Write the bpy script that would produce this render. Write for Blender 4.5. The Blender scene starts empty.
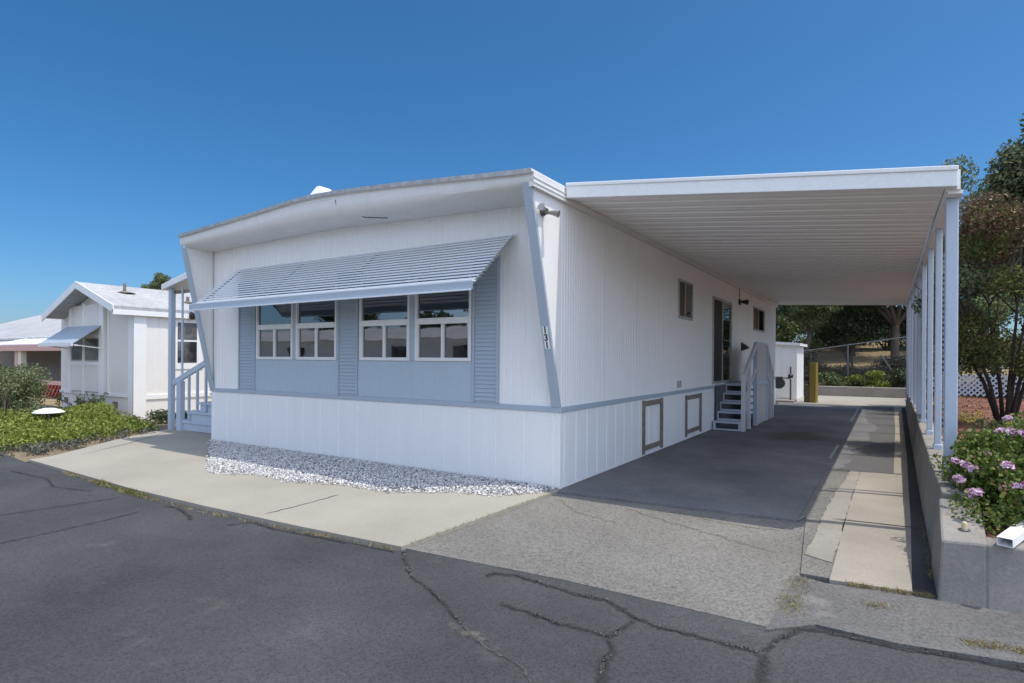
import bpy, math, random
import numpy as np
from mathutils import Vector, Matrix
random.seed(7); RNG = np.random.default_rng(11)
SC = bpy.context.scene
COL = SC.collection
rad = math.radians

# ------------------------------------------------------------------ helpers
class MB:
    """collects faces, builds ONE mesh object"""
    def __init__(s): s.v = []; s.f = []
    def poly(s, *pts):
        n = len(s.v); s.v += [tuple(p) for p in pts]; s.f.append(tuple(range(n, n+len(pts))))
    def hexa(s, p):
        n = len(s.v); s.v += [tuple(q) for q in p]
        for a in ((0,3,2,1),(4,5,6,7),(0,1,5,4),(1,2,6,5),(2,3,7,6),(3,0,4,7)):
            s.f.append(tuple(n+i for i in a))
    def box(s, x0, x1, y0, y1, z0, z1):
        s.hexa([(x0,y0,z0),(x1,y0,z0),(x1,y1,z0),(x0,y1,z0),(x0,y0,z1),(x1,y0,z1),(x1,y1,z1),(x0,y1,z1)])
    def bar(s, p, q, w, h, up=(0,0,1)):
        p = Vector(p); q = Vector(q); d = (q-p).normalized(); u = Vector(up)
        if abs(d.dot(u)) > .98: u = Vector((0,1,0))
        r = d.cross(u).normalized(); u = r.cross(d).normalized()
        r *= w/2; u *= h/2
        s.hexa([p-r-u, p+r-u, p+r+u, p-r+u, q-r-u, q+r-u, q+r+u, q-r+u])
    def tube(s, pts, rs, n=8, cap=True):
        pts = [Vector(p) for p in pts]
        if not hasattr(rs, '__len__'): rs = [rs]*len(pts)
        b = len(s.v); ref = None
        for i, p in enumerate(pts):
            d = (pts[min(i+1, len(pts)-1)] - pts[max(i-1, 0)]).normalized()
            if ref is None: ref = Vector((1,0,0)) if abs(d.x) < .9 else Vector((0,1,0))
            r = (ref - d*ref.dot(d)).normalized(); ref = r; u = d.cross(r)
            for k in range(n):
                a = 2*math.pi*k/n
                s.v.append(tuple(p + (r*math.cos(a)+u*math.sin(a))*rs[i]))
        for i in range(len(pts)-1):
            for k in range(n):
                a = b+i*n+k; c = b+i*n+(k+1) % n
                s.f.append((a, c, c+n, a+n))
        if cap:
            s.f.append(tuple(b+k for k in reversed(range(n))))
            s.f.append(tuple(b+(len(pts)-1)*n+k for k in range(n)))
    def lathe(s, c, prof, n=16):
        b = len(s.v)
        for r, z in prof:
            for k in range(n):
                a = 2*math.pi*k/n; s.v.append((c[0]+r*math.cos(a), c[1]+r*math.sin(a), c[2]+z))
        for i in range(len(prof)-1):
            for k in range(n):
                a = b+i*n+k; d = b+i*n+(k+1) % n
                s.f.append((a, d, d+n, a+n))
    def extrude(s, poly, axis, a0, a1):
        """closed outline (u,v) pushed along axis; axis x: (y,z)  axis y: (x,z)  axis z: (x,y)"""
        def P(u, v, a): return {'x': (a,u,v), 'y': (u,a,v), 'z': (u,v,a)}[axis]
        n = len(poly); b = len(s.v)
        for u, v in poly: s.v.append(P(u, v, a0))
        for u, v in poly: s.v.append(P(u, v, a1))
        for i in range(n):
            j = (i+1) % n; s.f.append((b+i, b+j, b+n+j, b+n+i))
        s.f.append(tuple(b+i for i in reversed(range(n)))); s.f.append(tuple(b+n+i for i in range(n)))
    def build(s, name, mat, parent=None, smooth=False, bevel=0, fix=True):
        me = bpy.data.meshes.new(name)
        me.from_pydata(s.v, [], s.f); me.validate(); me.update()
        if fix:
            import bmesh
            bm = bmesh.new(); bm.from_mesh(me); bmesh.ops.recalc_face_normals(bm, faces=bm.faces[:]); bm.to_mesh(me); bm.free()
        if mat: me.materials.append(mat)
        if smooth: me.polygons.foreach_set('use_smooth', [True]*len(me.polygons))
        o = bpy.data.objects.new(name, me); COL.objects.link(o)
        if parent:
            o.parent = parent
            o.matrix_parent_inverse = parent_world(parent).inverted()
        if bevel:
            m = o.modifiers.new('Bevel', 'BEVEL'); m.width = bevel; m.segments = 2; m.limit_method = 'ANGLE'; m.angle_limit = rad(40)
        return o

def parent_world(o):
    m = o.matrix_basis.copy()
    if o.parent: m = parent_world(o.parent) @ o.matrix_parent_inverse @ m
    return m

def tag(o, label=None, cat=None, group=None, kind=None):
    if label: o['label'] = label
    if cat: o['category'] = cat
    if group: o['group'] = group
    if kind: o['kind'] = kind
    return o
def thing(name, label, cat, loc, group=None):
    o = bpy.data.objects.new(name, None); COL.objects.link(o); o.location = loc; o.empty_display_size = .3
    return tag(o, label, cat, group)
def copy_tree(o, parent=None):
    c = o.copy(); COL.objects.link(c)
    if parent: c.parent = parent
    for ch in list(o.children): copy_tree(ch, c)
    return c

# ------------------------------------------------------------------ materials
def newmat(name):
    m = bpy.data.materials.new(name); m.use_nodes = True
    nt = m.node_tree; b = nt.nodes['Principled BSDF']
    return m, nt, b
def N(nt, t, **kw):
    n = nt.nodes.new(t)
    for k, v in kw.items():
        if k in n.inputs: n.inputs[k].default_value = v
        else: setattr(n, k, v)
    return n
def ramp(nt, fac, stops):
    r = nt.nodes.new('ShaderNodeValToRGB'); e = r.color_ramp.elements
    while len(e) < len(stops): e.new(.5)
    for i, (p, c) in enumerate(stops):
        e[i].position = p; e[i].color = (*c, 1) if len(c) == 3 else c
    nt.links.new(fac, r.inputs[0]); return r.outputs[0]
def pos(nt, scale=(1,1,1)):
    g = nt.nodes.new('ShaderNodeNewGeometry'); m = nt.nodes.new('ShaderNodeMapping')
    m.inputs['Scale'].default_value = scale; nt.links.new(g.outputs['Position'], m.inputs[0]); return m.outputs[0]
def noise(nt, vec, scale, detail=4, rough=.55):
    n = N(nt, 'ShaderNodeTexNoise', Scale=scale, Detail=detail, Roughness=rough); nt.links.new(vec, n.inputs['Vector']); return n.outputs['Fac']
def mixc(nt, fac, a, b, mode='MIX'):
    m = nt.nodes.new('ShaderNodeMix'); m.data_type = 'RGBA'; m.blend_type = mode
    for s, x in ((0, fac), (6, a), (7, b)):
        if hasattr(x, 'links'): nt.links.new(x, m.inputs[s])
        else: m.inputs[s].default_value = x if s == 0 else (*x, 1)
    return m.outputs[2]
def bump(nt, b, h, strength, dist):
    n = N(nt, 'ShaderNodeBump', Strength=strength, Distance=dist); nt.links.new(h, n.inputs['Height']); nt.links.new(n.outputs[0], b.inputs['Normal'])

def paint(name, col, rough=.45, dirt=.25, dirtcol=(.30,.27,.22), streak=True, spec=.4):
    """painted metal or wood with faint weathering"""
    m, nt, b = newmat(name)
    v = pos(nt, (1.2,1.2,.35) if streak else (1,1,1)); f = noise(nt, v, 2.6, 6, .65)
    v2 = pos(nt); f2 = noise(nt, v2, 38, 3)
    f3 = noise(nt, pos(nt, (9,9,.5)), 2.0, 5, .7)
    k = ramp(nt, f, [(.48,(0,0,0)),(.78,(1,1,1))])
    k3 = ramp(nt, f3, [(.52,(0,0,0)),(.8,(1,1,1))])
    mm = nt.nodes.new('ShaderNodeMath'); mm.operation = 'MULTIPLY_ADD'; mm.inputs[1].default_value = dirt; mm.inputs[2].default_value = 0
    ad = nt.nodes.new('ShaderNodeMath'); ad.operation = 'ADD'; nt.links.new(k, ad.inputs[0]); nt.links.new(k3, ad.inputs[1])
    nt.links.new(ad.outputs[0], mm.inputs[0])
    c = mixc(nt, mm.outputs[0], col, tuple(.55*a+.45*d for a, d in zip(col, dirtcol)))
    c = mixc(nt, .10, c, ramp(nt, f2, [(.3,(.3,.3,.3)),(.7,(1,1,1))]), 'MULTIPLY')
    nt.links.new(c, b.inputs['Base Color']); b.inputs['Roughness'].default_value = rough
    b.inputs['Specular IOR Level'].default_value = spec
    nt.links.new(ramp(nt, f, [(.3,(rough-.08,)*3),(.7,(rough+.15,)*3)]), b.inputs['Roughness'])
    bump(nt, b, noise(nt, v2, 2.2, 3), .16, .05)
    return m
def plain(name, col, rough=.6, metal=0, var=.25, scale=14):
    m, nt, b = newmat(name)
    f = noise(nt, pos(nt), scale, 4)
    lo = tuple(c*(1-var) for c in col); hi = tuple(min(1, c*(1+var)) for c in col)
    nt.links.new(ramp(nt, f, [(.3,lo),(.7,hi)]), b.inputs['Base Color'])
    b.inputs['Roughness'].default_value = rough; b.inputs['Metallic'].default_value = metal
    return m
def leafmat(name, stops, transl=.25, rough=.5, scale=1.2):
    """per-leaf colour with larger light and dark clumps"""
    m, nt, b = newmat(name)
    g = nt.nodes.new('ShaderNodeNewGeometry')
    c = ramp(nt, g.outputs['Random Per Island'], stops)
    f = noise(nt, pos(nt), scale, 3)
    c = mixc(nt, .55, c, ramp(nt, f, [(.35,(.6,.6,.6)),(.65,(1,1,1))]), 'MULTIPLY')
    nt.links.new(c, b.inputs['Base Color']); b.inputs['Roughness'].default_value = rough
    b.inputs['Specular IOR Level'].default_value = .3
    t = nt.nodes.new('ShaderNodeBsdfTranslucent'); nt.links.new(c, t.inputs[0])
    mx = nt.nodes.new('ShaderNodeMixShader'); mx.inputs[0].default_value = transl
    nt.links.new(b.outputs[0], mx.inputs[1]); nt.links.new(t.outputs[0], mx.inputs[2])
    nt.links.new(mx.outputs[0], nt.nodes['Material Output'].inputs[0])
    return m
def groundmat(name, base, hi, fine=90, fine_amt=.35, patch=.6, rough=.9, bumpd=.006, stain=None, spot=None):
    """coarse mineral surface: base colour, broad patches, fine grain"""
    m, nt, b = newmat(name); v = pos(nt)
    big = noise(nt, v, patch, 5, .6)
    c = ramp(nt, big, [(.32,base),(.68,hi)])
    vor = N(nt, 'ShaderNodeTexVoronoi', Scale=fine); nt.links.new(v, vor.inputs['Vector'])
    bw = nt.nodes.new('ShaderNodeRGBToBW'); nt.links.new(vor.outputs['Color'], bw.inputs[0])
    gr = ramp(nt, bw.outputs[0], [(.15,(.25,.25,.25)),(.5,(.8,.8,.8)),(.85,(1.0,1.0,1.0))])
    c = mixc(nt, fine_amt, c, gr, 'MULTIPLY')
    f2 = noise(nt, v, fine*.35, 5, .7)
    c = mixc(nt, .35, c, ramp(nt, f2, [(.35,(.5,.5,.5)),(.65,(1,1,1))]), 'MULTIPLY')
    if spot:
        g = nt.nodes.new('ShaderNodeNewGeometry'); mp = nt.nodes.new('ShaderNodeMapping'); mp.inputs['Scale'].default_value = (1/spot[1][0], 1/spot[1][1], 1)
        mp.inputs['Location'].default_value = (-spot[0][0]/spot[1][0], -spot[0][1]/spot[1][1], 0); nt.links.new(g.outputs['Position'], mp.inputs[0])
        ln = N(nt, 'ShaderNodeVectorMath', operation='LENGTH'); nt.links.new(mp.outputs[0], ln.inputs[0])
        ns_ = noise(nt, v, 2.5, 5, .6); ad = N(nt, 'ShaderNodeMath', operation='MULTIPLY_ADD'); nt.links.new(ns_, ad.inputs[0]); ad.inputs[1].default_value = .9; nt.links.new(ln.outputs['Value'], ad.inputs[2])
        k = ramp(nt, ad.outputs[0], [(.55,(.85,.85,.85)),(.98,(.55,.55,.55)),(1.12,(1.0,1.0,1.0)),(1.35,(1,1,1))] if False else [(.75,(.8,.8,.8)),(1.0,(0,0,0))])
        c = mixc(nt, k, c, spot[2])
    if stain:
        s = noise(nt, v, stain[1], 6, .7); k = ramp(nt, s, [(stain[2],(0,0,0)),(stain[2]+.12,(1,1,1))])
        mm = nt.nodes.new('ShaderNodeMath'); mm.operation = 'MULTIPLY'; mm.inputs[1].default_value = stain[3]; nt.links.new(k, mm.inputs[0])
        c = mixc(nt, mm.outputs[0], c, stain[0])
    nt.links.new(c, b.inputs['Base Color']); b.inputs['Roughness'].default_value = rough
    b.inputs['Specular IOR Level'].default_value = .25
    bump(nt, b, f2, .5, bumpd)
    return m
def glassmat(name, tint=(.55,.56,.57)):
    m, nt, b = newmat(name); nt.nodes.remove(b)
    t = N(nt, 'ShaderNodeBsdfTransparent'); t.inputs[0].default_value = (*tint, 1)
    g = N(nt, 'ShaderNodeBsdfGlossy', Roughness=.02); g.inputs[0].default_value = (.95,.97,1,1)
    fr = N(nt, 'ShaderNodeFresnel', IOR=2.7)
    nz = noise(nt, pos(nt), 1.3, 2)
    bp = N(nt, 'ShaderNodeBump', Strength=.05, Distance=.05); nt.links.new(nz, bp.inputs['Height']); nt.links.new(bp.outputs[0], g.inputs['Normal'])
    mx = nt.nodes.new('ShaderNodeMixShader'); nt.links.new(fr.outputs[0], mx.inputs[0])
    nt.links.new(t.outputs[0], mx.inputs[1]); nt.links.new(g.outputs[0], mx.inputs[2])
    nt.links.new(mx.outputs[0], nt.nodes['Material Output'].inputs[0])
    return m

M = {}
M['white'] = paint('white_paint', (.84,.84,.82), .42, .08)
M['siding'] = paint('white_siding', (.84,.835,.82), .45, .17, (.40,.36,.30))
M['skirt'] = paint('white_skirt', (.84,.84,.83), .5, .22, (.42,.38,.33))
M['soffit'] = paint('cream_soffit', (.74,.73,.70), .5, .25)
M['bluegrey'] = paint('blue_grey_trim', (.38,.45,.515), .45, .15)
M['panelblue'] = paint('pale_blue_panel', (.41,.50,.565), .45, .12)
M['awning'] = paint('awning_metal', (.68,.71,.74), .35, .15)
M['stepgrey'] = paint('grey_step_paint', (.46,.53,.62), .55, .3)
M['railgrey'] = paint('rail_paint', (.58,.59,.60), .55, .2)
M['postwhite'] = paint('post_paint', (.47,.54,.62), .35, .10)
M['pan'] = paint('carport_pan', (.86,.84,.81), .45, .14, (.32,.29,.25), streak=False)
M['frame'] = paint('window_frame', (.74,.74,.73), .4, .15)
M['alu'] = plain('dull_aluminium', (.42,.41,.39), .45, .3)
M['wood_old'] = plain('weathered_wood', (.20,.165,.13), .8, 0, .4, 9)
M['dark'] = plain('dark_screen', (.035,.03,.026), .7)
M['brown_cloth'] = plain('brown_curtain', (.12,.085,.06), .9)
M['black'] = plain('black_metal', (.02,.02,.022), .4)
M['bronze'] = plain('bronze_lamp', (.10,.09,.085), .4, .4)
M['chrome'] = plain('lamp_lens', (.35,.33,.30), .25, .6)
M['glass'] = glassmat('window_glass')
M['curtain'] = plain('sheer_curtain', (.62,.62,.60), .9, 0, .1)
M['inwall'] = plain('inside_wall', (.34,.31,.28), .9, 0, .1)
M['infloor'] = plain('inside_floor', (.12,.10,.085), .8, 0, .2)
M['roofwhite'] = paint('white_roof', (.80,.80,.80), .5, .12, streak=False)
M['shingle'] = groundmat('pale_shingle', (.40,.41,.42), (.52,.52,.52), 22, .25, .8, .9)
M['greysiding'] = paint('grey_siding', (.76,.735,.68), .55, .1)
M['whitewarm'] = paint('warm_white_siding', (.80,.78,.74), .55, .1)
M['pink'] = paint('pink_trim', (.66,.42,.37), .55, .15)
M['taupe'] = paint('taupe_wall', (.50,.42,.37), .6, .1)
M['red'] = paint('red_lattice', (.46,.09,.07), .6, .2)
M['yellow'] = paint('yellow_post_paint', (.27,.185,.03), .5, .4)
M['olive'] = plain('olive_post', (.10,.085,.05), .7)
M['ply'] = paint('plywood', (.50,.47,.43), .7, .3)
M['galv'] = plain('galvanised_steel', (.15,.155,.16), .45, .6, .15)
M['bark'] = plain('bark', (.085,.065,.05), .9, 0, .4, 30)
M['plumbark'] = plain('plum_bark', (.05,.035,.03), .85, 0, .4, 30)
M['dome'] = paint('dome_white', (.80,.80,.78), .5, .15)
M['petal'] = leafmat('petal', [(0,(.82,.42,.66)),(.35,(.85,.66,.77)),(.72,(.86,.78,.82)),(.82,(.45,.09,.33)),(1,(.30,.02,.20))], .3, .6, 3)
M['geranium'] = leafmat('geranium_leaf', [(0,(.06,.11,.02)),(.5,(.12,.19,.035)),(.85,(.22,.28,.06)),(1,(.34,.24,.12))], .35, .5, 9)
M['deadhead'] = leafmat('dry_flower', [(0,(.35,.17,.13)),(.6,(.5,.33,.24)),(1,(.62,.48,.38))], .2, .8, 5)
M['plum'] = leafmat('plum_leaf', [(0,(.09,.045,.032)),(.40,(.17,.085,.055)),(.60,(.11,.13,.045)),(.85,(.15,.16,.06)),(1,(.28,.14,.10))], .4, .45, 1.3)
M['plumgreen'] = leafmat('plum_low_leaf', [(0,(.06,.09,.022)),(.5,(.12,.165,.04)),(.85,(.17,.12,.06)),(1,(.28,.32,.10))], .4, .45, 1.5)
M['oak'] = leafmat('oak_leaf', [(0,(.045,.068,.030)),(.5,(.085,.115,.05)),(.85,(.13,.15,.075)),(1,(.20,.20,.12))], .3, .5, .8)
M['olivegreen'] = leafmat('dusty_leaf', [(0,(.09,.12,.05)),(.5,(.16,.20,.085)),(1,(.27,.29,.15))], .25, .6, .9)
M['shrub'] = leafmat('shrub_leaf', [(0,(.055,.09,.03)),(.5,(.11,.155,.05)),(.85,(.17,.20,.08)),(1,(.26,.24,.14))], .3, .55, 1.5)
M['gcover'] = leafmat('groundcover_leaf', [(0,(.13,.18,.024)),(.5,(.235,.30,.05)),(.9,(.36,.40,.10)),(1,(.34,.30,.13))], .3, .5, 2.2)
M['purple'] = leafmat('bank_leaf', [(0,(.03,.04,.025)),(.5,(.06,.055,.04)),(1,(.09,.09,.06))], .2, .6, 1)
M['dryweed'] = leafmat('dry_weed', [(0,(.20,.16,.07)),(.5,(.34,.27,.12)),(.85,(.42,.36,.20)),(1,(.18,.22,.06))], .2, .8, 6)
M['yellowfl'] = leafmat('yellow_flower', [(0,(.20,.18,.05)),(.4,(.45,.35,.07)),(.75,(.62,.50,.14)),(1,(.60,.55,.35))], .3, .6, 4)
M['ivy'] = leafmat('ivy_leaf', [(0,(.06,.09,.03)),(.5,(.13,.18,.06)),(1,(.24,.28,.12))], .25, .6, 1)

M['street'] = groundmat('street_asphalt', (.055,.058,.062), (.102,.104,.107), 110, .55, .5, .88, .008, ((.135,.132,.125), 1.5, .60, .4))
M['oldasphalt'] = groundmat('old_asphalt', (.13,.13,.128), (.19,.186,.18), 90, .5, .8, .95, .010, ((.25,.24,.22), 2.0, .58, .5))
M['slab'] = groundmat('sealed_asphalt', (.135,.138,.146), (.25,.248,.245), 110, .45, .75, .85, .004, ((.30,.295,.285), 1.3, .60, .45), ((1.65,6.9),(1.1,1.9),(.10,.085,.065)))
M['greyasph'] = groundmat('grey_asphalt', (.12,.12,.122), (.15,.15,.148), 110, .3, .5, .9, .005, ((.05,.05,.05), 1.0, .60, .6))
M['apron'] = groundmat('exposed_aggregate', (.19,.183,.165), (.26,.252,.228), 80, .6, .7, .95, .012, ((.16,.13,.10), .8, .63, .4))
M['concrete'] = groundmat('pad_concrete', (.33,.31,.26), (.42,.395,.33), 160, .12, .5, .92, .003, ((.30,.26,.19), .9, .58, .45))
M['concrete2'] = groundmat('strip_concrete', (.30,.275,.23), (.41,.375,.315), 150, .15, .8, .92, .004, ((.26,.22,.16), 1.6, .56, .5))
M['wallconc'] = groundmat('wall_concrete', (.23,.22,.20), (.35,.325,.285), 120, .15, 1.5, .92, .006, ((.20,.185,.16), 2.2, .55, .5))
M['farwall'] = groundmat('far_wall_concrete', (.30,.265,.23), (.38,.34,.30), 60, .2, 1.5, .92, .006)
M['dirt'] = groundmat('dirt', (.20,.155,.10), (.30,.24,.16), 40, .4, .5, .98, .02)
M['drygrass'] = groundmat('dry_grass_bank', (.24,.175,.095), (.38,.30,.18), 25, .4, .4, .98, .03, ((.10,.11,.05), .5, .55, .5))
M['mulch'] = groundmat('red_mulch', (.17,.075,.05), (.26,.125,.085), 38, .75, 1.2, .98, .03, ((.33,.22,.15), 2.5, .55, .5))
M['greyconc'] = groundmat('grey_concrete', (.27,.255,.22), (.36,.34,.295), 120, .2, 1.2, .92, .005, ((.17,.155,.13), 2.2, .56, .6))
M['tar'] = groundmat('tar_filler', (.050,.050,.051), (.072,.070,.068), 90, .3, 3, .8, .004)
M['crackdust'] = groundmat('crack_dust', (.12,.115,.105), (.19,.18,.165), 80, .5, 5, .98, .01)
M['joint'] = plain('joint_filler', (.035,.033,.03), .9)
M['line'] = groundmat('worn_line', (.34,.33,.31), (.50,.49,.46), 60, .5, 3, .9, .002)

# ------------------------------------------------------------------ foliage
def leaf_obj(name, pts, size, mat, parent=None, up=.25, aspect=.55, dirs=None):
    n = len(pts); P = np.asarray(pts, float)
    d = RNG.normal(size=(n,3)) if dirs is None else dirs + RNG.normal(size=(n,3))*.25
    d[:,2] += up; d /= np.linalg.norm(d, axis=1)[:,None]
    t = RNG.normal(size=(n,3)); t -= (t*d).sum(1)[:,None]*d; t /= np.linalg.norm(t, axis=1)[:,None]
    s = size*(.6+.8*RNG.random(n))[:,None]; nn = np.cross(d, t)
    V = np.stack([P-d*s*.5, P+t*s*aspect*.5+nn*s*.08, P+d*s*.5, P-t*s*aspect*.5+nn*s*.08], 1).reshape(-1,3)
    me = bpy.data.meshes.new(name); me.vertices.add(4*n); me.vertices.foreach_set('co', V.ravel())
    me.loops.add(4*n); me.loops.foreach_set('vertex_index', np.arange(4*n, dtype=np.int32))
    me.polygons.add(n); me.polygons.foreach_set('loop_start', np.arange(0,4*n,4,dtype=np.int32))
    try: me.polygons.foreach_set('loop_total', np.full(n,4,dtype=np.int32))
    except Exception: pass
    me.materials.append(mat); me.update(calc_edges=True); me.validate()
    o = bpy.data.objects.new(name, me); COL.objects.link(o)
    if parent:
        o.parent = parent; o.matrix_parent_inverse = parent_world(parent).inverted()
    return o
def clump_pts(clumps, n, shell=.45):
    """points in ellipsoid clumps, denser towards the skin"""
    c = np.array([k[0] for k in clumps], float); r = np.array([k[1] for k in clumps], float)
    w = (r[:,0]*r[:,1]*r[:,2])**.75; w /= w.sum()
    i = RNG.choice(len(clumps), n, p=w)
    d = RNG.normal(size=(n,3)); d /= np.linalg.norm(d, axis=1)[:,None]
    q = RNG.random(n)**shell
    return c[i] + d*r[i]*q[:,None]
def crown_clumps(center, R, k, small=.36):
    """k clumps scattered over an ellipsoid crown so its outline is uneven"""
    out = []
    for _ in range(k):
        d = RNG.normal(size=3); d /= np.linalg.norm(d)
        q = .35+.6*RNG.random()
        c = np.array(center)+d*np.array(R)*q
        s = small*(.55+.8*RNG.random())
        out.append((c, np.array(R)*s*np.array([1,1,.72])))
    return out
def tree(name, label, base, trunk_h, center, R, n, leaf, mat, k=26, trunk_r=.16, bark=None, cat='tree', small=.36, lean=(0,0), extra=None, stems=1):
    t = thing(name, label, cat, base)
    cl = crown_clumps(center, R, k, small)
    leaf_obj('crown', clump_pts(cl, n), leaf, mat, t)
    if extra:
        c2, n2, m2 = extra; leaf_obj('crown', clump_pts(c2, n2), leaf, m2, t)
    mb = MB(); b = Vector(base)
    for s in range(stems):
        a = 2*math.pi*s/max(1,stems)+.4; sp = 0 if stems == 1 else trunk_r*1.1
        foot = b+Vector((math.cos(a)*sp, math.sin(a)*sp, -.05))
        fork = b+Vector((lean[0]+math.cos(a)*sp*3.2, lean[1]+math.sin(a)*sp*3.2, trunk_h))
        mid = (foot+fork)/2+Vector((random.uniform(-.06,.06), random.uniform(-.06,.06), 0))
        r0 = trunk_r/(1 if stems == 1 else 1.7)
        mb.tube([foot, mid, fork], [r0*1.15, r0*.85, r0*.7], 9)
        for i in range(6 if stems == 1 else 3):
            e = Vector(cl[random.randrange(len(cl))][0]); m2_ = fork.lerp(e, .5)+Vector((random.uniform(-.2,.2), random.uniform(-.2,.2), .1))
            mb.tube([fork-Vector((0,0,.05)), m2_, e], [r0*.55, r0*.35, r0*.12], 6)
    mb.build('trunk', bark or M['bark'], t, smooth=True)
    return t
def ribbed(mb, axis, a0, a1, off, zlo, zhi, pitch, gw, gd, sgn, holes=()):
    """vertical-ribbed wall sheet; axis the run direction, off the plane, sgn the outward side"""
    bp = {a0: 0., a1: 0.}
    n = int((a1-a0)/pitch)
    st = a0 + ((a1-a0)-n*pitch)/2
    for i in range(n+1):
        c = st+i*pitch
        for q, d in ((c-gw, 0.), (c-gw*.3, gd), (c+gw*.3, gd), (c+gw, 0.)):
            if a0 < q < a1: bp[round(q,4)] = d
    ks = sorted(bp)
    for h in holes:
        for e in (h[0], h[1]):
            if e not in bp:
                bp[e] = float(np.interp(e, ks, [bp[k] for k in ks]))
    ks = sorted(bp); fz = zhi if callable(zhi) else (lambda a: zhi); fl = zlo if callable(zlo) else (lambda a: zlo)
    def P(a, d, z):
        o = off-sgn*d
        return (a, o, z) if axis == 'x' else (o, a, z)
    for k0, k1 in zip(ks[:-1], ks[1:]):
        if k1-k0 < 1e-5: continue
        mid = (k0+k1)/2
        segs = [[None, None]]; cuts = sorted([(h[2], h[3]) for h in holes if h[0]-1e-6 <= mid <= h[1]+1e-6])
        lo = None; iv = []
        for c0, c1 in cuts: iv.append((lo, c0)); lo = c1
        iv.append((lo, None))
        for z0, z1 in iv:
            zz = [fl(k0) if z0 is None else z0, fl(k1) if z0 is None else z0, fz(k1) if z1 is None else z1, fz(k0) if z1 is None else z1]
            if zz[3]-zz[0] < 1e-4: continue
            mb.poly(P(k0,bp[k0],zz[0]), P(k1,bp[k1],zz[1]), P(k1,bp[k1],zz[2]), P(k0,bp[k0],zz[3]))
def sheet(name, poly, z, mat, thick=0, parent=None, kind='structure', sub=0):
    mb = MB()
    if thick: mb.extrude(poly, 'z', z-thick, z)
    else: mb.poly(*[(x,y,z) for x, y in poly])
    o = mb.build(name, mat, parent)
    if not thick and o.data.polygons[0].normal.z < 0: o.data.flip_normals()
    if not parent: o['kind'] = kind
    return o
def wobble(pts, amp, step):
    """adds small jogs along an open line"""
    out = []
    for (x0,y0), (x1,y1) in zip(pts[:-1], pts[1:]):
        L = math.hypot(x1-x0, y1-y0); n = max(1, int(L/step))
        for i in range(n):
            t = i/n; a = amp if 0 < i else 0
            out.append((x0+(x1-x0)*t+random.uniform(-a,a), y0+(y1-y0)*t+random.uniform(-a,a)))
    out.append(pts[-1]); return out
def softmat(name, base, amt=1.0):
    """coating that breaks up towards the ribbon's edges"""
    m = base.copy(); m.name = name; nt = m.node_tree; out = nt.nodes['Material Output']; b = nt.nodes['Principled BSDF']
    at = nt.nodes.new('ShaderNodeAttribute'); at.attribute_name = 'core'
    nz = noise(nt, pos(nt), 42, 6, .7)
    ad = N(nt, 'ShaderNodeMath', operation='MULTIPLY_ADD'); nt.links.new(nz, ad.inputs[0]); ad.inputs[1].default_value = 1.5; nt.links.new(at.outputs['Fac'], ad.inputs[2])
    k = ramp(nt, ad.outputs[0], [(.98,(0,0,0)),(1.0,(0,0,0))]); k = None
    mr = N(nt, 'ShaderNodeMapRange'); mr.inputs['From Min'].default_value = 1.0; mr.inputs['From Max'].default_value = 1.55; mr.inputs['To Max'].default_value = amt; nt.links.new(ad.outputs[0], mr.inputs['Value'])
    t = nt.nodes.new('ShaderNodeBsdfTransparent'); mx = nt.nodes.new('ShaderNodeMixShader')
    nt.links.new(mr.outputs[0], mx.inputs[0]); nt.links.new(t.outputs[0], mx.inputs[1]); nt.links.new(b.outputs[0], mx.inputs[2]); nt.links.new(mx.outputs[0], out.inputs[0])
    return m
def soft_ribbon(name, pts, w, z, mat, parent):
    mb = MB(); C = []
    for i, p in enumerate(pts):
        a = pts[max(0,i-1)]; b = pts[min(len(pts)-1,i+1)]; d = Vector((b[0]-a[0], b[1]-a[1])); d.normalize(); n = Vector((-d.y, d.x))
        ww = w*random.uniform(.7,1.3); e = 0 if i in (0,len(pts)-1) else random.uniform(.65,1.0)
        for k, c in ((-1,0),(0,e),(1,0)): mb.v.append((p[0]+n.x*ww*k, p[1]+n.y*ww*k, z)); C.append(c)
    for i in range(len(pts)-1):
        for k in (0,1): mb.f.append((3*i+k, 3*i+k+1, 3*i+4+k, 3*i+3+k))
    o = mb.build(name, mat, parent, fix=False); at = o.data.attributes.new('core', 'FLOAT', 'POINT'); at.data.foreach_set('value', C)
    return o
def ribbon(pts, w, z, jitter=.5, thick=0):
    mb = MB(); L = []; R = []
    for i, p in enumerate(pts):
        a = pts[max(0,i-1)]; b = pts[min(len(pts)-1,i+1)]
        d = Vector((b[0]-a[0], b[1]-a[1])); d.normalize(); n = Vector((-d.y, d.x))
        e = .25 if i in (0, len(pts)-1) else 1
        L.append((p[0]+n.x*w*e*random.uniform(1-jitter,1+jitter)/2, p[1]+n.y*w*e*random.uniform(1-jitter,1+jitter)/2, z))
        R.append((p[0]-n.x*w*e*random.uniform(1-jitter,1+jitter)/2, p[1]-n.y*w*e*random.uniform(1-jitter,1+jitter)/2, z))
    for i in range(len(pts)-1): mb.poly(R[i], R[i+1], L[i+1], L[i])
    return mb

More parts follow.
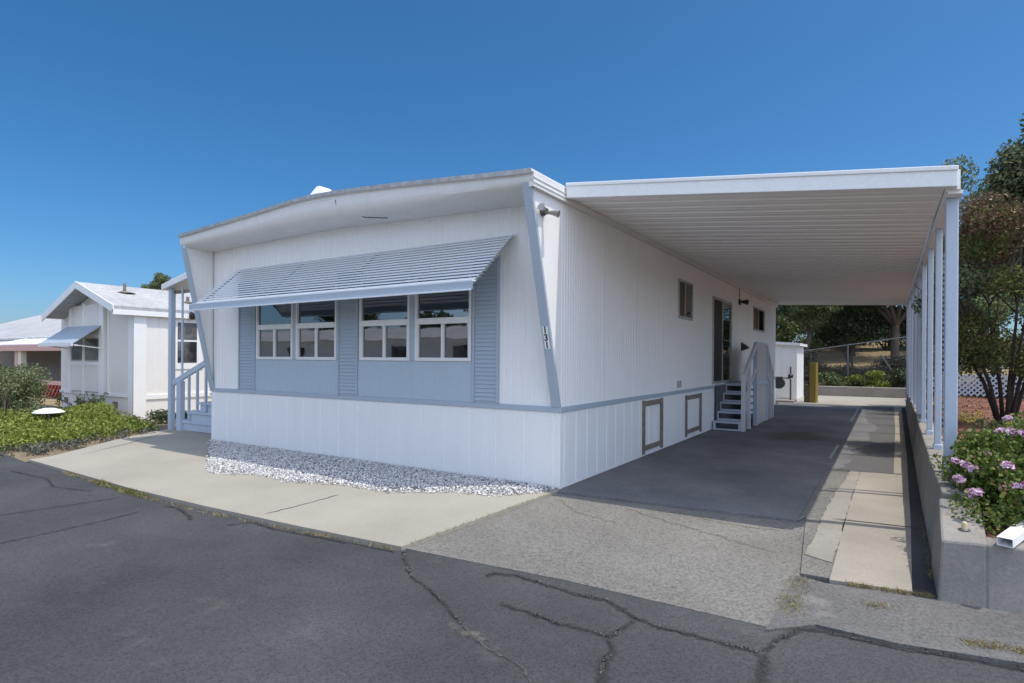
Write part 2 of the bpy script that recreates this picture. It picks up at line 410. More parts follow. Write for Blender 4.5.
# ------------------------------------------------------------------ terrain and paving
def hill(x, y):
    h = 0
    if y > 22.8:
        t = min(1, (y-22.8)/20); s = t*t*(3-2*t)
        fx = 1/(1+math.exp(-(x+9)/2.5))
        h = (.28+2.7*s)*fx
    if x < -9: h -= min(.25, (-9-x)*.03)
    return h
def build_ground():
    xs = np.unique(np.concatenate([np.linspace(-400,-40,10), np.linspace(-40,30,71), np.linspace(30,400,10)]))
    ys = np.unique(np.concatenate([np.linspace(-400,-40,8), np.linspace(-40,22,32), np.linspace(22.5,50,40), np.linspace(55,500,12)]))
    mb = MB(); nx = len(xs)
    for y in ys:
        for x in xs:
            z = -.10+hill(x,y) + (random.uniform(-.06,.06) if y > 24 else 0)
            mb.v.append((x,y,z))
    for j in range(len(ys)-1):
        for i in range(nx-1): mb.f.append((j*nx+i, j*nx+i+1, (j+1)*nx+i+1, (j+1)*nx+i))
    o = mb.build('ground', M['drygrass'], smooth=True); o['kind'] = 'structure'
build_ground()

ZS = -.030
street = sheet('street', [(-120,-40),(60,-40),(60,-2.1),(3.9,-2.17),(3.23,-2.27),(2.83,-2.26),(2.62,-2.3),(1.3,-2.2),(.1,-2.3),(-.10,-2.62),(-2.6,-2.74),(-4,-2.76),(-7.35,-2.62),(-9.2,-2.45),(-12,-2.6),(-120,-8)], ZS, M['street'])
pad = sheet('concrete_pad', [(-.08,-2.545),(.02,-.02),(-7.04,-.02),(-9.5,.9),(-9.15,-.01),(-8.4,-1.05),(-7.8,-1.74),(-7.35,-2.3),(-7.28,-2.585),(-4,-2.70),(-2.6,-2.68),(-1.2,-2.62)], .0, M['concrete'], .055)
pad2 = sheet('concrete_pad', [(-9.5,.9),(-7.04,-.016),(-7.04,6),(-10.5,6)], -.004, M['concrete'], .05)
sheet('driveway_apron', [(-.075,-2.50),(.03,-.12),(2.47,.08),(2.52,.30),(2.66,-1.36),(2.64,-2.25),(2.60,-2.40),(1.3,-2.40)], -.0255, M['apron'], .03)
# sealed slab under the carport with a ragged east edge
e = wobble([(2.47,.08),(2.48,3.2)], .006, .15)+wobble([(2.62,3.3),(2.75,4.4),(2.68,5.2),(2.95,6.4),(2.85,8),(3.05,9.5),(2.8,11),(2.7,13),(2.5,16.9)], .06, .22)
sheet('driveway', [(.0,-.10)]+e+[(.0,16.9)], -.002, M['slab'], .05)
sheet('old_asphalt_patch', [(2.60,-2.47),(2.83,-2.24),(3.23,-2.25),(3.75,-2.15),(7,-1.9),(7,-1.15),(3.46,-1.38),(2.84,-1.50),(2.64,-1.45)], -.014, M['oldasphalt'], .03)
sheet('grey_asphalt_strip', [(2.40,3.28),(3.27,3.28),(3.355,9),(3.42,16.9),(2.40,16.9)], -.004, M['greyasph'], .05)
sheet('aggregate_strip', [(2.47,.09),(2.52,.3),(2.66,-1.4),(2.86,-1.4),(2.82,.3),(2.92,1.2),(2.98,2.0),(3.0,3.275),(2.47,3.275)], -.010, M['apron'], .05)
strip = sheet('concrete_strip', [(2.845,-1.46),(3.315,-1.40),(3.37,.68),(3.415,3.27),(2.885,3.27),(2.855,.9)], .001, M['concrete2'], .05)
sheet('concrete_strip', wobble([(2.835,-1.05),(2.85,.9),(2.878,3.27),(2.76,3.27),(2.74,2.6),(2.70,1.8),(2.66,.9),(2.66,-.2),(2.64,-.95),(2.835,-1.05)],.012,.10)[:-1], -.002, M['greyconc'], .05)
sheet('asphalt_shade_gutter', [(3.31,-1.42),(3.49,-1.39),(3.49,.0),(3.72,16.9),(3.60,16.9),(3.44,5),(3.40,3.27),(3.36,.68)], -.004, M['street'], .05)  # dark asphalt gutter; its tone and outline also stand in for the wall's shadow
sheet('concrete_edging', [(3.26,3.285),(3.415,3.285),(3.45,5),(3.605,16.9),(3.40,16.9),(3.345,9)], .001, M['concrete2'], .05)
sheet('back_pad', [(-12,16.9),(9,16.9),(9,22.6),(-12,22.6)], -.008, M['concrete'], .04)
# marks on the paving
def mark(name, mb, mat, par): 
    o = mb.build(name, mat, par); return o
M['softtar'] = softmat('soft_tar', M['tar'], .7); M['softcrackdust'] = softmat('soft_dust', M['crackdust'], .8); M['softdark'] = softmat('soft_dark', M['joint'], .65); M['softbrown'] = softmat('soft_brown', M['dirt'], .7)
cr = [
 ([(-0.08,-2.52),(0.13,-2.73),(0.39,-2.94),(0.63,-3.04),(0.86,-3.17),(1.11,-3.33)], .035, 'tar'),
 ([(1.11,-3.33),(1.29,-3.43),(1.42,-3.48),(1.56,-3.51),(1.68,-3.56),(1.90,-3.75)], .022, 'crackdust'),
 ([(0.81,-2.66),(0.82,-2.56),(0.99,-2.51),(1.26,-2.55),(1.5,-2.58),(1.67,-2.56),(1.79,-2.62),(1.92,-2.7),(2.08,-2.74),(2.31,-2.74),(2.52,-2.74),(2.63,-2.73)], .05, 'tar'),
 ([(1.14,-2.97),(1.36,-2.98),(1.59,-3.02),(1.77,-3.0),(1.89,-3.01),(1.91,-2.88),(1.93,-2.72)], .045, 'tar'),
 ([(1.89,-3.01),(1.96,-3.13),(1.97,-3.24),(2.08,-3.6)], .06, 'tar'),
 ([(2.63,-2.73),(2.68,-2.52),(2.76,-2.33),(2.84,-2.29),(3.0,-2.29),(3.23,-2.29),(3.45,-2.24),(3.66,-2.22),(4.2,-2.15)], .045, 'tar'),
 ([(2.63,-2.73),(2.66,-2.88),(2.68,-3.2)], .07, 'tar'),
 ([(-4.2,-5.2),(-3.99,-3.97),(-3.89,-3.45),(-3.81,-2.9)], .032, 'tar'),
 ([(-2.88,-4.7),(-2.92,-3.87),(-2.95,-3.48),(-3.02,-3.1)], .032, 'tar'),
 ([(-3.05,-2.86),(-2.85,-2.82),(-2.43,-2.93),(-2.3,-3.0)], .045, 'tar'),
 ([(-1.87,-2.92),(-1.79,-2.72),(-1.4,-2.75),(-1.0,-2.70),(-.55,-2.66)], .04, 'tar'),
 ([(-6.6,-3.0),(-5.6,-2.95),(-5.0,-3.1),(-4.4,-2.95)], .03, 'tar'),
]
for i, (p, w, m) in enumerate(cr):
    q = wobble(p, .009, .035); w *= .62 if m == 'tar' else .5
    soft_ribbon('crack', q, w*1.35, ZS+.004+.0006*i, M['soft'+m], street)
    soft_ribbon('crack', wobble(p, .012, .03), w*.35, ZS+.0115+.0006*i, M['softdark'], street)
    if m == 'tar' and i in (0,2,3,4,5):
        gp_ = []
        for _ in range(260):
            a_ = random.randrange(len(q)-1); t_ = random.random()
            if math.sin(a_*.55+i) < .1: continue
            gp_.append((q[a_][0]+(q[a_+1][0]-q[a_][0])*t_+random.gauss(0,w*.22), q[a_][1]+(q[a_+1][1]-q[a_][1])*t_+random.gauss(0,w*.22), ZS+.012))
        g_ = leaf_obj('crack_grit', gp_, .013, M['crackdust'], street, up=0, aspect=.8)
soft_ribbon('patch', wobble([(1.03,-3.35),(1.16,-3.40),(1.25,-3.38),(1.34,-3.43)], .006, .025), .075, ZS+.003, M['softcrackdust'], street)
mark('crack', ribbon(wobble([(-1.83,-2.55),(-1.84,-2.08),(-1.87,-1.6)], .012, .06), .010, .004, .5), M['joint'], pad)
mark('joint', ribbon([(-7.13,-2.0),(-7.86,-.97),(-9.2,.55)], .016, .004, .2), M['joint'], pad)
mark('joint', ribbon(wobble([(2.74,.31),(3.05,.345),(3.46,.385)], .003, .1), .022, .005, .2), M['joint'], strip)
for y0, y1 in ((4.2,5.9),(10.6,16.6)):
    o = sheet('painted_line', [(2.43,y0),(2.475,y0),(2.485,y1),(2.44,y1)], .0065, M['line'])
for p in ([(.9,-.3),(1.4,-.55),(1.9,-.75),(2.45,-1.0)],[(1.15,-.25),(1.5,-.2),(1.9,-.35),(2.4,-.3)],[(.15,-.35),(.6,-.75),(1.1,-.9)]):
    soft_ribbon('crack', wobble(p, .02, .05), .022, -.021, M['softbrown'], street)
# white gravel strip in front of the skirting
def gravel():
    n = 17000; mb = MB(); k = 0
    base = [(1,0,0),(-1,0,0),(0,1,0),(0,-1,0),(0,0,1),(0,0,-1)]
    F = [(0,2,4),(2,1,4),(1,3,4),(3,0,4),(2,0,5),(1,2,5),(3,1,5),(0,3,5)]
    V = []; FF = []
    while k < n:
        x = random.uniform(-7.0, -.02); y = random.uniform(-1.72, -.03)
        fr = float(np.interp(x, [-7.1,-4.35,-2.8,-1.4,-.4,-.02], [-1.72,-1.64,-1.41,-1.14,-.67,-.16])) + .06*math.sin(x*5)+random.gauss(0,.035)
        if y < fr or y < -.607*(x+7.05)+random.gauss(0,.03): continue
        s = random.uniform(.006,.015)*(1.4 if random.random() < .08 else 1); h = .016*min(1,(y-fr)/.2)+random.uniform(0,.006)
        R = Matrix.Rotation(random.uniform(0,6.28),3,'Z') @ Matrix.Rotation(random.uniform(0,3),3,'X')
        b = len(V)
        for p in base:
            q = R @ Vector((p[0]*s*random.uniform(.8,1.5), p[1]*s*random.uniform(.7,1.2), p[2]*s*random.uniform(.6,1)))
            V.append((x+q.x, y+q.y, .006+h+q.z))
        FF += [tuple(b+i for i in f) for f in F]; k += 1
    mb.v = V; mb.f = FF
    m, nt, b = newmat('white_gravel'); g = nt.nodes.new('ShaderNodeNewGeometry')
    nt.links.new(ramp(nt, g.outputs['Random Per Island'], [(0,(.16,.16,.16)),(.25,(.38,.375,.37)),(.6,(.56,.55,.54)),(1,(.74,.73,.72))]), b.inputs['Base Color']); b.inputs['Roughness'].default_value = .85
    o = mb.build('gravel', m, fix=False); tag(o, 'bed of loose white gravel along the foot of the front skirting', 'gravel', kind='stuff')
    sheet('gravel_bed', [(-6.9,-.05),(-4.35,-1.55),(-2.8,-1.32),(-1.4,-1.0),(-.4,-.5),(-.1,-.05)], .010, groundmat('gravel_fines', (.30,.29,.28), (.40,.39,.38), 60, .4, 2, .95), .01)
gravel()

# ------------------------------------------------------------------ the mobile home
W = 7.04; L = 15.7
home = thing('mobile_home', 'white ribbed mobile home with pale blue trim, louvered window awning and number 131', 'mobile home', (-W/2, 0, 0))
RX = [-7.3,-7.04,-5.9,-4.94,-4.22,-3.75,-3.4,-2.93,-2.0,-1.19,-.48,.1]; RZ = [3.565,3.575,3.625,3.665,3.705,3.725,3.722,3.700,3.635,3.565,3.505,3.455]
def ztop(x): return sum(float(np.interp(x+d, RX, RZ)) for d in (-.3,-.15,0,.15,.3))/5
def zsof(x): return sum(float(np.interp(x+d, [-7.3,-7.04,-5.0,-3.6,-2.0,.1], [3.36,3.365,3.405,3.415,3.36,3.31])) for d in (-.3,0,.3))/3
HB, HT = .882, .946      # belt rail
# skirting
mb = MB()
ribbed(mb, 'x', -W, 0, 0, 0, HB, .405, .010, .006, -1)
acc = [(2.72,3.64,.06,.83),(5.02,6.10,.08,.80)]
ribbed(mb, 'y', 0, L, 0, 0, HB, .31, .010, .006, 1, acc)
ribbed(mb, 'y', 0, L, -W, 0, HB, .405, .010, .006, -1)
mb.poly((-W,L,0),(0,L,0),(0,L,HB),(-W,L,HB))
mb.build('skirting', M['skirt'], home, fix=False)
# belt rail
mb = MB(); mb.box(-W-.02, .02, -.022, .0-.001, HB, HT); mb.box(.001, .022, -.001, L, HB, HT); mb.box(-W-.02, -W-.001, 0, L, HB, HT)
mb.build('belt_rail', M['bluegrey'], home, bevel=.006)
# front wall
WZ0, WZ1 = 1.462, 2.62
fw = [(-5.70,-3.745,WZ0,WZ1),(-3.262,-1.262,WZ0,WZ1)]
mb = MB()
ribbed(mb, 'x', -W+.06, -.06, 0, HT-.01, lambda a: zsof(a)+.03, .10, .009, .006, -1, fw)
mb.build('front_wall', M['siding'], home, fix=False)
# side walls
sw = [(4.52,5.44,2.25,2.96),(7.0,8.82,.98,2.88),(11.63,13.40,2.34,3.02)]
mb = MB(); ribbed(mb, 'y', 0, L, 0, HT-.01, 3.50, .0667, .010, .0045, 1, sw); mb.build('side_wall', M['siding'], home, fix=False)
mb = MB(); ribbed(mb, 'y', 0, L, -W, HT-.01, 3.48, .10, .012, .009, -1); mb.build('side_wall', M['siding'], home, fix=False)
mb = MB(); mb.poly((0,L,.9),(-W,L,.9),(-W,L,3.5),(-W/2,L,3.64),(0,L,3.5)); mb.build('rear_wall', M['siding'], home)
mb = MB()
for i in range(1,13): mb.box(.0005,.006,1.2*i-.012,1.2*i+.012,HT+.002,3.36)
mb.v = [v for v in mb.v]; keep = MB()
for i in range(1,13):
    y = 1.2*i
    if not any(h[0]-.05 < y < h[1]+.05 for h in sw): keep.box(.0005,.005,y-.010,y+.010,HT+.002,3.36)
sm_ = keep.build('seam_strip', M['siding'], home); sm_['kind'] = 'stuff'
# prow wings: side walls carried forward under the roof overhang
for sx in (-1, 1):
    x0, x1 = (-W, -W+.045) if sx < 0 else (-.045, 0)
    k = 1 if sx > 0 else .76
    mb = MB(); mb.extrude([(0,HT),(0,3.42),(-.68*k,3.40),(-.68*k,3.33)], 'x', x0, x1)
    if sx < 0:      # ribs on the inner face
        for i in range(6):
            y = -.06-.085*i; z0 = HT+.10+(-y)/.52*2.35; mb.box(x1, x1+.006, y-.012, y+.012, z0, 3.38)
    w = mb.build('wing_wall', M['siding'], home)
    mb = MB(); a, b_ = (-W-.012, -W+.10) if sx < 0 else (-.10, .012)
    mb.extrude([(.0,HT-.005),(-.035,HT-.005),(-.725*k,3.36),(-.69*k,3.38)], 'x', a, b_)
    mb.build('edge_board', M['bluegrey'], w, bevel=.004)
    if sx > 0: wingR = w
# roof
mb = MB(); xs = np.linspace(-W-.05, .05, 45)
prof = [(-.775,-.002),(-.775,-.030),(-.757,-.034),(-.757,-.058),(-.762,-.062),(-.757,-.120),(-.735,-.165),(-.68,-.195),(-.58,-.212),(-.40,-.220),(-.15,-.216),(.02,-.205)]
n = len(prof); b0 = len(mb.v)
def yf(x): return .755+.19*(x/W)     # 0.755 m at the east corner, less at the west
for x in xs:
    for y, dz in prof: mb.v.append((x, (y+.02)*yf(x)/.755 if y < 0 else y, ztop(x)+dz if dz > -.065 else ztop(x)-.06+(dz+.06)/(-.155)*(zsof(x)-ztop(x)+.06)))
for i in range(len(xs)-1):
    for k in range(n-1): mb.f.append((b0+i*n+k, b0+(i+1)*n+k, b0+(i+1)*n+k+1, b0+i*n+k+1))
fas = mb.build('front_soffit', M['soffit'], home, smooth=True)
m_ = fas.modifiers.new('es', 'EDGE_SPLIT'); m_.split_angle = rad(35)
mb = MB()
for x0, x1 in zip(xs[:-1], xs[1:]):
    f0, f1 = -yf(x0)-.015, -yf(x1)-.015
    mb.hexa([(x0,f0,ztop(x0)-.012),(x1,f1,ztop(x1)-.012),(x1,L+.1,ztop(x1)-.012),(x0,L+.1,ztop(x0)-.012),(x0,f0,ztop(x0)+.012),(x1,f1,ztop(x1)+.012),(x1,L+.1,ztop(x1)+.012),(x0,L+.1,ztop(x0)+.012)])
roof = mb.build('roof', M['roofwhite'], home)
mb = MB()
for x in (.05, -W-.05):
    s = 1 if x > 0 else -1; zt = ztop(x)-.013
    mb.box(min(x,x-s*.06), max(x,x-s*.06), -yf(x)+.03, L+.08, zt-.145, zt)
    for k, dz in enumerate((.045,.095)): mb.box(min(x,x+s*.008), max(x,x+s*.008), -yf(x)+.028, L+.08, zt-dz-.012, zt-dz)
mb.build('side_fascia', M['soffit'], home)
# pale drip edge at the roof front
mb = MB()
for x0, x1 in zip(xs[:-1], xs[1:]):
    f0, f1 = -yf(x0), -yf(x1)
    mb.hexa([(x0,f0-.025,ztop(x0)-.034),(x1,f1-.025,ztop(x1)-.034),(x1,f1-.016,ztop(x1)-.034),(x0,f0-.016,ztop(x0)-.034),(x0,f0-.025,ztop(x0)+.016),(x1,f1-.025,ztop(x1)+.016),(x1,f1-.016,ztop(x1)+.016),(x0,f0-.016,ztop(x0)+.016)])
mb.build('drip_edge', M['alu'], home)
# thin cable clipped across the front soffit and old seam line
mb = MB(); mb.tube([(-3.05,-.668,ztop(-3.05)-.10),(-3.05,-.650,ztop(-3.05)-.17),(-2.72,-.45,zsof(-2.7)-.010),(-2.45,-.30,zsof(-2.4)-.012)], .006, 6)
mb.build('soffit_cable', M['bronze'], home)
mb = MB(); mb.tube([(x,-yf(x)-.004+.02,ztop(x)-.078-.01*math.sin((x+5.6)*1.1)) for x in np.linspace(-5.6,-3.15,18)], .0045, 5); mb.build('cable', M['alu'], home)
# roof vent hood
mb = MB(); bx, by, bz = -3.86, -.20, 3.68
v0 = [(bx-.27,by-.22,bz),(bx+.30,by-.22,bz),(bx+.30,by+.3,bz),(bx-.27,by+.3,bz)]
mb.v += v0+[(bx-.05,by-.08,bz+.33),(bx+.02,by-.08,bz+.33),(bx+.02,by+.12,bz+.33),(bx-.05,by+.12,bz+.33)]
mb.f += [(0,1,5,4),(1,2,6,5),(2,3,7,6),(3,0,4,7),(4,5,6,7)]
mb.build('roof_vent', M['roofwhite'], home, bevel=.01)
# interior shell seen through the windows
mb = MB(); mb.box(-W+.05,-.05,.15,L-.1,.93,.96); mb.build('floor', M['infloor'], home)
mb = MB(); mb.box(-W+.05,-.05,3.9,3.98,.96,3.4); mb.box(-3.4,-3.3,1.6,3.9,.96,3.4); mb.box(-2.6,-2.5,4.0,L-.1,.96,3.4); mb.box(-W+.06,-W+.1,.02,3.9,.96,3.4); mb.box(-.1,-.06,.02,4.3,.96,3.4); mb.build('partition', M['inwall'], home)
mb = MB(); mb.box(-W+.05,-.05,.02,L-.1,3.20,3.22); mb.build('ceiling', M['inwall'], home)
# louvered panels and plain panels round the windows
for x0, x1 in ((-6.19,-5.73),(-3.715,-3.295),(-1.235,-.845)):
    mb = MB(); mb.box(x0, x1, -.018, -.001, HT+.002, 2.75)
    z = HT+.03
    while z < 2.72:
        mb.hexa([(x0+.03,-.034,z),(x1-.03,-.034,z),(x1-.03,-.018,z),(x0+.03,-.018,z),(x0+.03,-.020,z+.040),(x1-.03,-.020,z+.040),(x1-.03,-.0185,z+.040),(x0+.03,-.0185,z+.040)]); z += .052
    mb.box(x0, x0+.028, -.040, -.018, HT+.003, 2.75); mb.box(x1-.028, x1, -.040, -.018, HT+.003, 2.75)
    mb.build('louvered_panel', M['bluegrey'], home)
for x0, x1 in ((-5.728,-3.717),(-3.293,-1.237)):
    mb = MB(); ribbed(mb, 'x', x0, x1, -.020, HT+.001, WZ0-.002, .20, .006, .004, -1)
    mb.poly((x0,-.020,WZ0-.002),(x1,-.020,WZ0-.002),(x1,0,WZ0-.002),(x0,0,WZ0-.002))
    mb.build('lower_panel', M['panelblue'], home)
# front windows
def front_window(x0, x1, rail, curt):
    z0, z1 = WZ0, WZ1; zr = 1.985; xm = (x0+x1)/2
    mb = MB(); y0, y1 = -.034, .03
    mb.box(x0, x0+.035, y0, y1, z0, z1); mb.box(x1-.035, x1, y0, y1, z0, z1)
    mb.box(x0+.035, x1-.035, y0-.012, y1, z0, z0+.045); mb.box(x0+.035, x1-.035, y0, y1, z1-.04, z1)
    mb.box(x0+.035, x1-.035, y0-.014, y1, zr-.035, zr+.045)
    mb.box(xm-.022, xm+.022, y0+.006, y1, z0+.045, zr-.035)
    mb.box(x0+.035, x0+.055, y0+.008, y1-.005, z0+.045, zr-.035); mb.box(x1-.055, x1-.035, y0+.008, y1-.005, z0+.045, zr-.035)
    w = mb.build('window', M['frame'], home, bevel=.003)
    for a, b_, c, d in ((x0+.036,x1-.036,zr+.045,z1-.04),(x0+.055,xm-.022,z0+.045,zr-.035),(xm+.022,x1-.055,z0+.045,zr-.035)):
        mb = MB(); mb.box(a, b_, .000, .005, c, d); mb.build('pane', M['glass'], w)
    for a, b_ in curt:
        mb = MB(); nn = 40; zz = (z0+.02, z1-.01)
        for i in range(nn):
            t0, t1 = i/nn, (i+1)/nn; f = lambda t: .10+.025*math.sin(t*(b_-a)*60)+.008*math.sin(t*41)
            mb.poly((a+(b_-a)*t0, f(t0), zz[0]), (a+(b_-a)*t1, f(t1), zz[0]), (a+(b_-a)*t1, f(t1), zz[1]), (a+(b_-a)*t0, f(t0), zz[1]))
        mb.build('curtain', M['curtain'], w, smooth=True)
front_window(-5.70,-4.76, None, ((-5.68,-5.52),(-5.02,-4.78)))
front_window(-4.68,-3.745, None, ((-4.66,-4.12),))
front_window(-3.262,-2.30, None, ((-3.24,-2.98),(-2.60,-2.32)))
front_window(-2.20,-1.262, None, ((-2.19,-2.02),(-1.50,-1.27)))
for a, b_ in ((-4.76,-4.68),(-2.30,-2.20)): mb = MB(); mb.box(a+.001,b_-.001,-.030,.03,WZ0,WZ1); mb.build('window_mullion', M['bluegrey'], home)
# louvered awning over the front windows
AX0, AX1 = -6.22, -.60
def ya(x): return -.03
def yb(x): return -.90-.09*(x-AX1)/(AX1-AX0)*-1 if False else -.90+.10*(AX1-x)/(AX1-AX0)
mb = MB(); ns = 16; za, zb_ = 3.03, 2.335
def louver(t):
    # one slat: flatter than the awning's slope, tucked under the slat above it, with a small rolled front edge
    P = []
    for x in (AX0, AX1):
        yf_ = ya(x)+(yb(x)-ya(x))*t; zf = za+(zb_-za)*t; d = min(1.75*abs(yb(x)-ya(x))/ns, abs(yf_-ya(x)))
        for dy, dz in ((0,-.016),(0,0),(d,d*.26),(d,d*.26-.004),(.004,-.004),(.004,-.016)): P.append((x, yf_+dy, zf+dz))
    b = len(mb.v); mb.v += P
    mb.f += [tuple(b+k for k in range(6)), tuple(b+6+k for k in reversed(range(6)))]+[(b+k,b+(k+1)%6,b+6+(k+1)%6,b+6+k) for k in range(6)]
for i in range(ns):
    louver((i+1)/ns)
aw = mb.build('window_awning', M['awning'], home)
mb = MB()
def abox(xa, xb, d0, d1, z0, z1):
    mb.hexa([(xa,yb(xa)-d1,z0),(xb,yb(xb)-d1,z0),(xb,yb(xb)-d0,z0),(xa,yb(xa)-d0,z0),(xa,yb(xa)-d1,z1),(xb,yb(xb)-d1,z1),(xb,yb(xb)-d0,z1),(xa,yb(xa)-d0,z1)])
abox(AX0-.02, AX1+.03, -.01, .055, 2.325, 2.345); abox(AX0+.06, AX1+.02, .0555, .085, 2.226, 2.240)
mb.build('awning_lip', M['awning'], aw, bevel=.003)
mb = MB(); abox(AX0-.02, AX1+.03, .047, .055, 2.241, 2.3245); mb.build('valance', M['bluegrey'], aw)  # blue-grey paint carries the shaded band between the bright lip edges
for x in (AX0+.06, -4.5, -2.9, AX1-.06):
    mb = MB(); mb.bar((x,-.04,2.95),(x,yb(x),2.27), .02, .02); mb.build('brace', M['alu'], aw)
# house number plates on the east wing edge board: 1 3 1
def digit_mesh(ch, size):
    c = bpy.data.curves.new('digit', 'FONT'); c.body = ch; c.size = size; c.extrude = .001; c.align_x = 'CENTER'; c.align_y = 'CENTER'; c.offset = .003
    o = bpy.data.objects.new('digit_tmp', c); COL.objects.link(o)
    dg = bpy.context.evaluated_depsgraph_get(); me = bpy.data.meshes.new_from_object(o.evaluated_get(dg))
    bpy.data.objects.remove(o); return me
sl = Vector((0, -.69, 3.36-HT)).normalized(); nrm = Vector((0, -sl.z, sl.y)).normalized()
if nrm.y > 0: nrm = -nrm
for i, ch in enumerate('131'):
    s = .735+.087*(2-i)
    c = Vector((-.045, -.035, HT))+sl*s+nrm*.004
    X = Vector((1,0,0)); R = Matrix((X, sl, X.cross(sl))).transposed().to_4x4(); R.translation = c
    mb = MB(); mb.box(-.032,.032,-.042,.042,-.003,.003)
    pl = mb.build('number_plate', M['white'], wingR); pl.matrix_parent_inverse = Matrix(); pl.data.transform(parent_world(wingR).inverted() @ R)
    pl.matrix_parent_inverse = Matrix()
    me = digit_mesh(ch, .105); me.materials.clear(); me.materials.append(M['black']); me.name = 'digit'
    me.transform(R @ Matrix.Translation((0,0,.005)))
    me.transform(parent_world(wingR).inverted())
    # digits share the wing's space; keep them with the plate level
    d = bpy.data.objects.new('house_number', me); COL.objects.link(d); d.parent = wingR
# twin security lamp on the wing
mb = MB(); mb.tube([(.0,-.46,3.10),(.03,-.46,3.10)], .05, 12); mb.box(.02,.06,-.50,-.42,3.07,3.13)
sl_ = mb.build('security_light', M['bronze'], home, smooth=False)
mb = MB(); mb.tube([(.04,-.48,3.09),(.05,-.53,3.11),(.06,-.58,3.12)], [.018,.030,.042], 10); mb.tube([(.05,-.44,3.09),(.11,-.42,3.08),(.18,-.41,3.06)], [.015,.026,.040], 10)
mb.build('lamp_head', M['chrome'], sl_)
# access panels in the east skirting
for y0, y1, z0, z1 in acc:
    mb = MB(); ribbed(mb, 'y', y0, y1, -.008, z0, z1, .3, .01, .005, 1); a = mb.build('access_panel', M['skirt'], home, fix=False)
    mb = MB(); mb.box(.001,.022,y0-.02,y0+.075,z0-.03,z1+.03); mb.box(.001,.022,y1-.075,y1+.02,z0-.03,z1+.03); mb.box(.001,.020,y0+.075,y1-.075,z1-.06,z1+.02); mb.box(.001,.020,y0+.075,y1-.075,z0+.02,z0+.095)
    mb.build('panel_frame', M['wood_old'], a)
# side windows
for y0, y1, z0, z1 in (sw[0], sw[2]):
    ym = y0+(y1-y0)*.47
    mb = MB(); mb.box(-.03,.022,y0,y0+.04,z0,z1); mb.box(-.03,.022,y1-.04,y1,z0,z1); mb.box(-.03,.022,y0+.04,y1-.04,z0,z0+.05); mb.box(-.03,.022,y0+.04,y1-.04,z1-.04,z1); mb.box(-.02,.014,ym-.02,ym+.02,z0+.05,z1-.04)
    w = mb.build('side_window', M['alu'], home)
    mb = MB(); mb.box(-.004,.002,ym+.02,y1-.04,z0+.05,z1-.04); mb.build('pane', M['glass'], w)
    mb = MB(); mb.box(-.004,.002,y0+.04,ym-.02,z0+.05,z1-.04); mb.build('insect_screen', M['brown_cloth'], w)
    mb = MB(); mb.poly((-.09,ym,z0),(-.09,y1,z0),(-.09,y1,z1),(-.09,ym,z1)); mb.build('curtain', M['curtain'], w)
# sliding door
y0, y1, z0, z1 = sw[1]; ym = (y0+y1)/2
mb = MB(); mb.box(-.04,.03,y0,y0+.05,z0,z1); mb.box(-.04,.03,y1-.05,y1,z0,z1); mb.box(-.04,.03,y0+.05,y1-.05,z1-.06,z1); mb.box(-.04,.035,y0+.05,y1-.05,z0,z0+.05); mb.box(-.03,.02,ym-.03,ym+.03,z0+.05,z1-.06)
dr = mb.build('sliding_door', M['alu'], home)
mb = MB(); mb.box(.0,.006,ym+.03,y1-.05,z0+.05,z1-.06); mb.build('pane', M['glass'], dr)
mb = MB(); mb.box(.0,.006,y0+.05,ym-.03,z0+.05,z1-.06); mb.build('insect_screen', M['dark'], dr)
mb = MB(); mb.box(.02,.045,ym-.02,ym+.015,1.85,2.05); mb.build('handle', M['black'], dr)
# small fittings on the east wall
mb = MB(); mb.tube([(.0,9.75,2.98),(.04,9.75,2.98)], .075, 12); mb.tube([(.04,9.75,2.98),(.12,9.78,2.98),(.20,9.82,2.97)], [.03,.05,.07], 10); mb.tube([(.012,9.75,3.05),(.012,9.75,3.36)], .008, 5); mb.build('wall_lamp', M['black'], home)
mb = MB(); mb.extrude([(0.0,1.96),(.0,1.74),(.16,1.80),(.16,1.84)], 'y', 10.0, 10.24); mb.build('vent_hood', M['black'], home)
mb = MB(); mb.box(.0,.06,4.48,4.58,1.00,1.12); mb.build('outlet_box', M['alu'], home, bevel=.01)

# ------------------------------------------------------------------ carport
cp = thing('carport', 'long white metal carport roof on slim posts beside the home', 'carport', (1.85, 8, 0))
CY0, CY1, CXR = .06, 15.72, 3.655
def cx(y): return .0045*y+.00028*y*y        # the outer edge runs slightly outwards to the back
def cz(x, y):       # underside of the pans
    zl = 3.365+.045*(y/CY1); zr = 2.945+.06*min(y,4)/4+.22*(y/CY1)
    return zl+(zr-zl)*(x/3.67)
mb = MB(); y = CY0+.03; pw = .305
nx = 2
while y < CY1-.05:
    y1 = min(y+pw, CY1)
    pf = [(y,0),(y+.012,.014),(y+pw*.46,.014),(y+pw*.48,.010),(y+pw*.52,.010),(y+pw*.54,.014),(y1-.012,.014),(y1,0)]
    for (ya_, da), (yb_, db) in zip(pf[:-1], pf[1:]):
        mb.poly((.012,ya_,cz(0,ya_)+da),(CXR-.08+cx(ya_),ya_,cz(CXR,ya_)+da),(CXR-.08+cx(yb_),yb_,cz(CXR,yb_)+db),(.012,yb_,cz(0,yb_)+db))
    y = y1
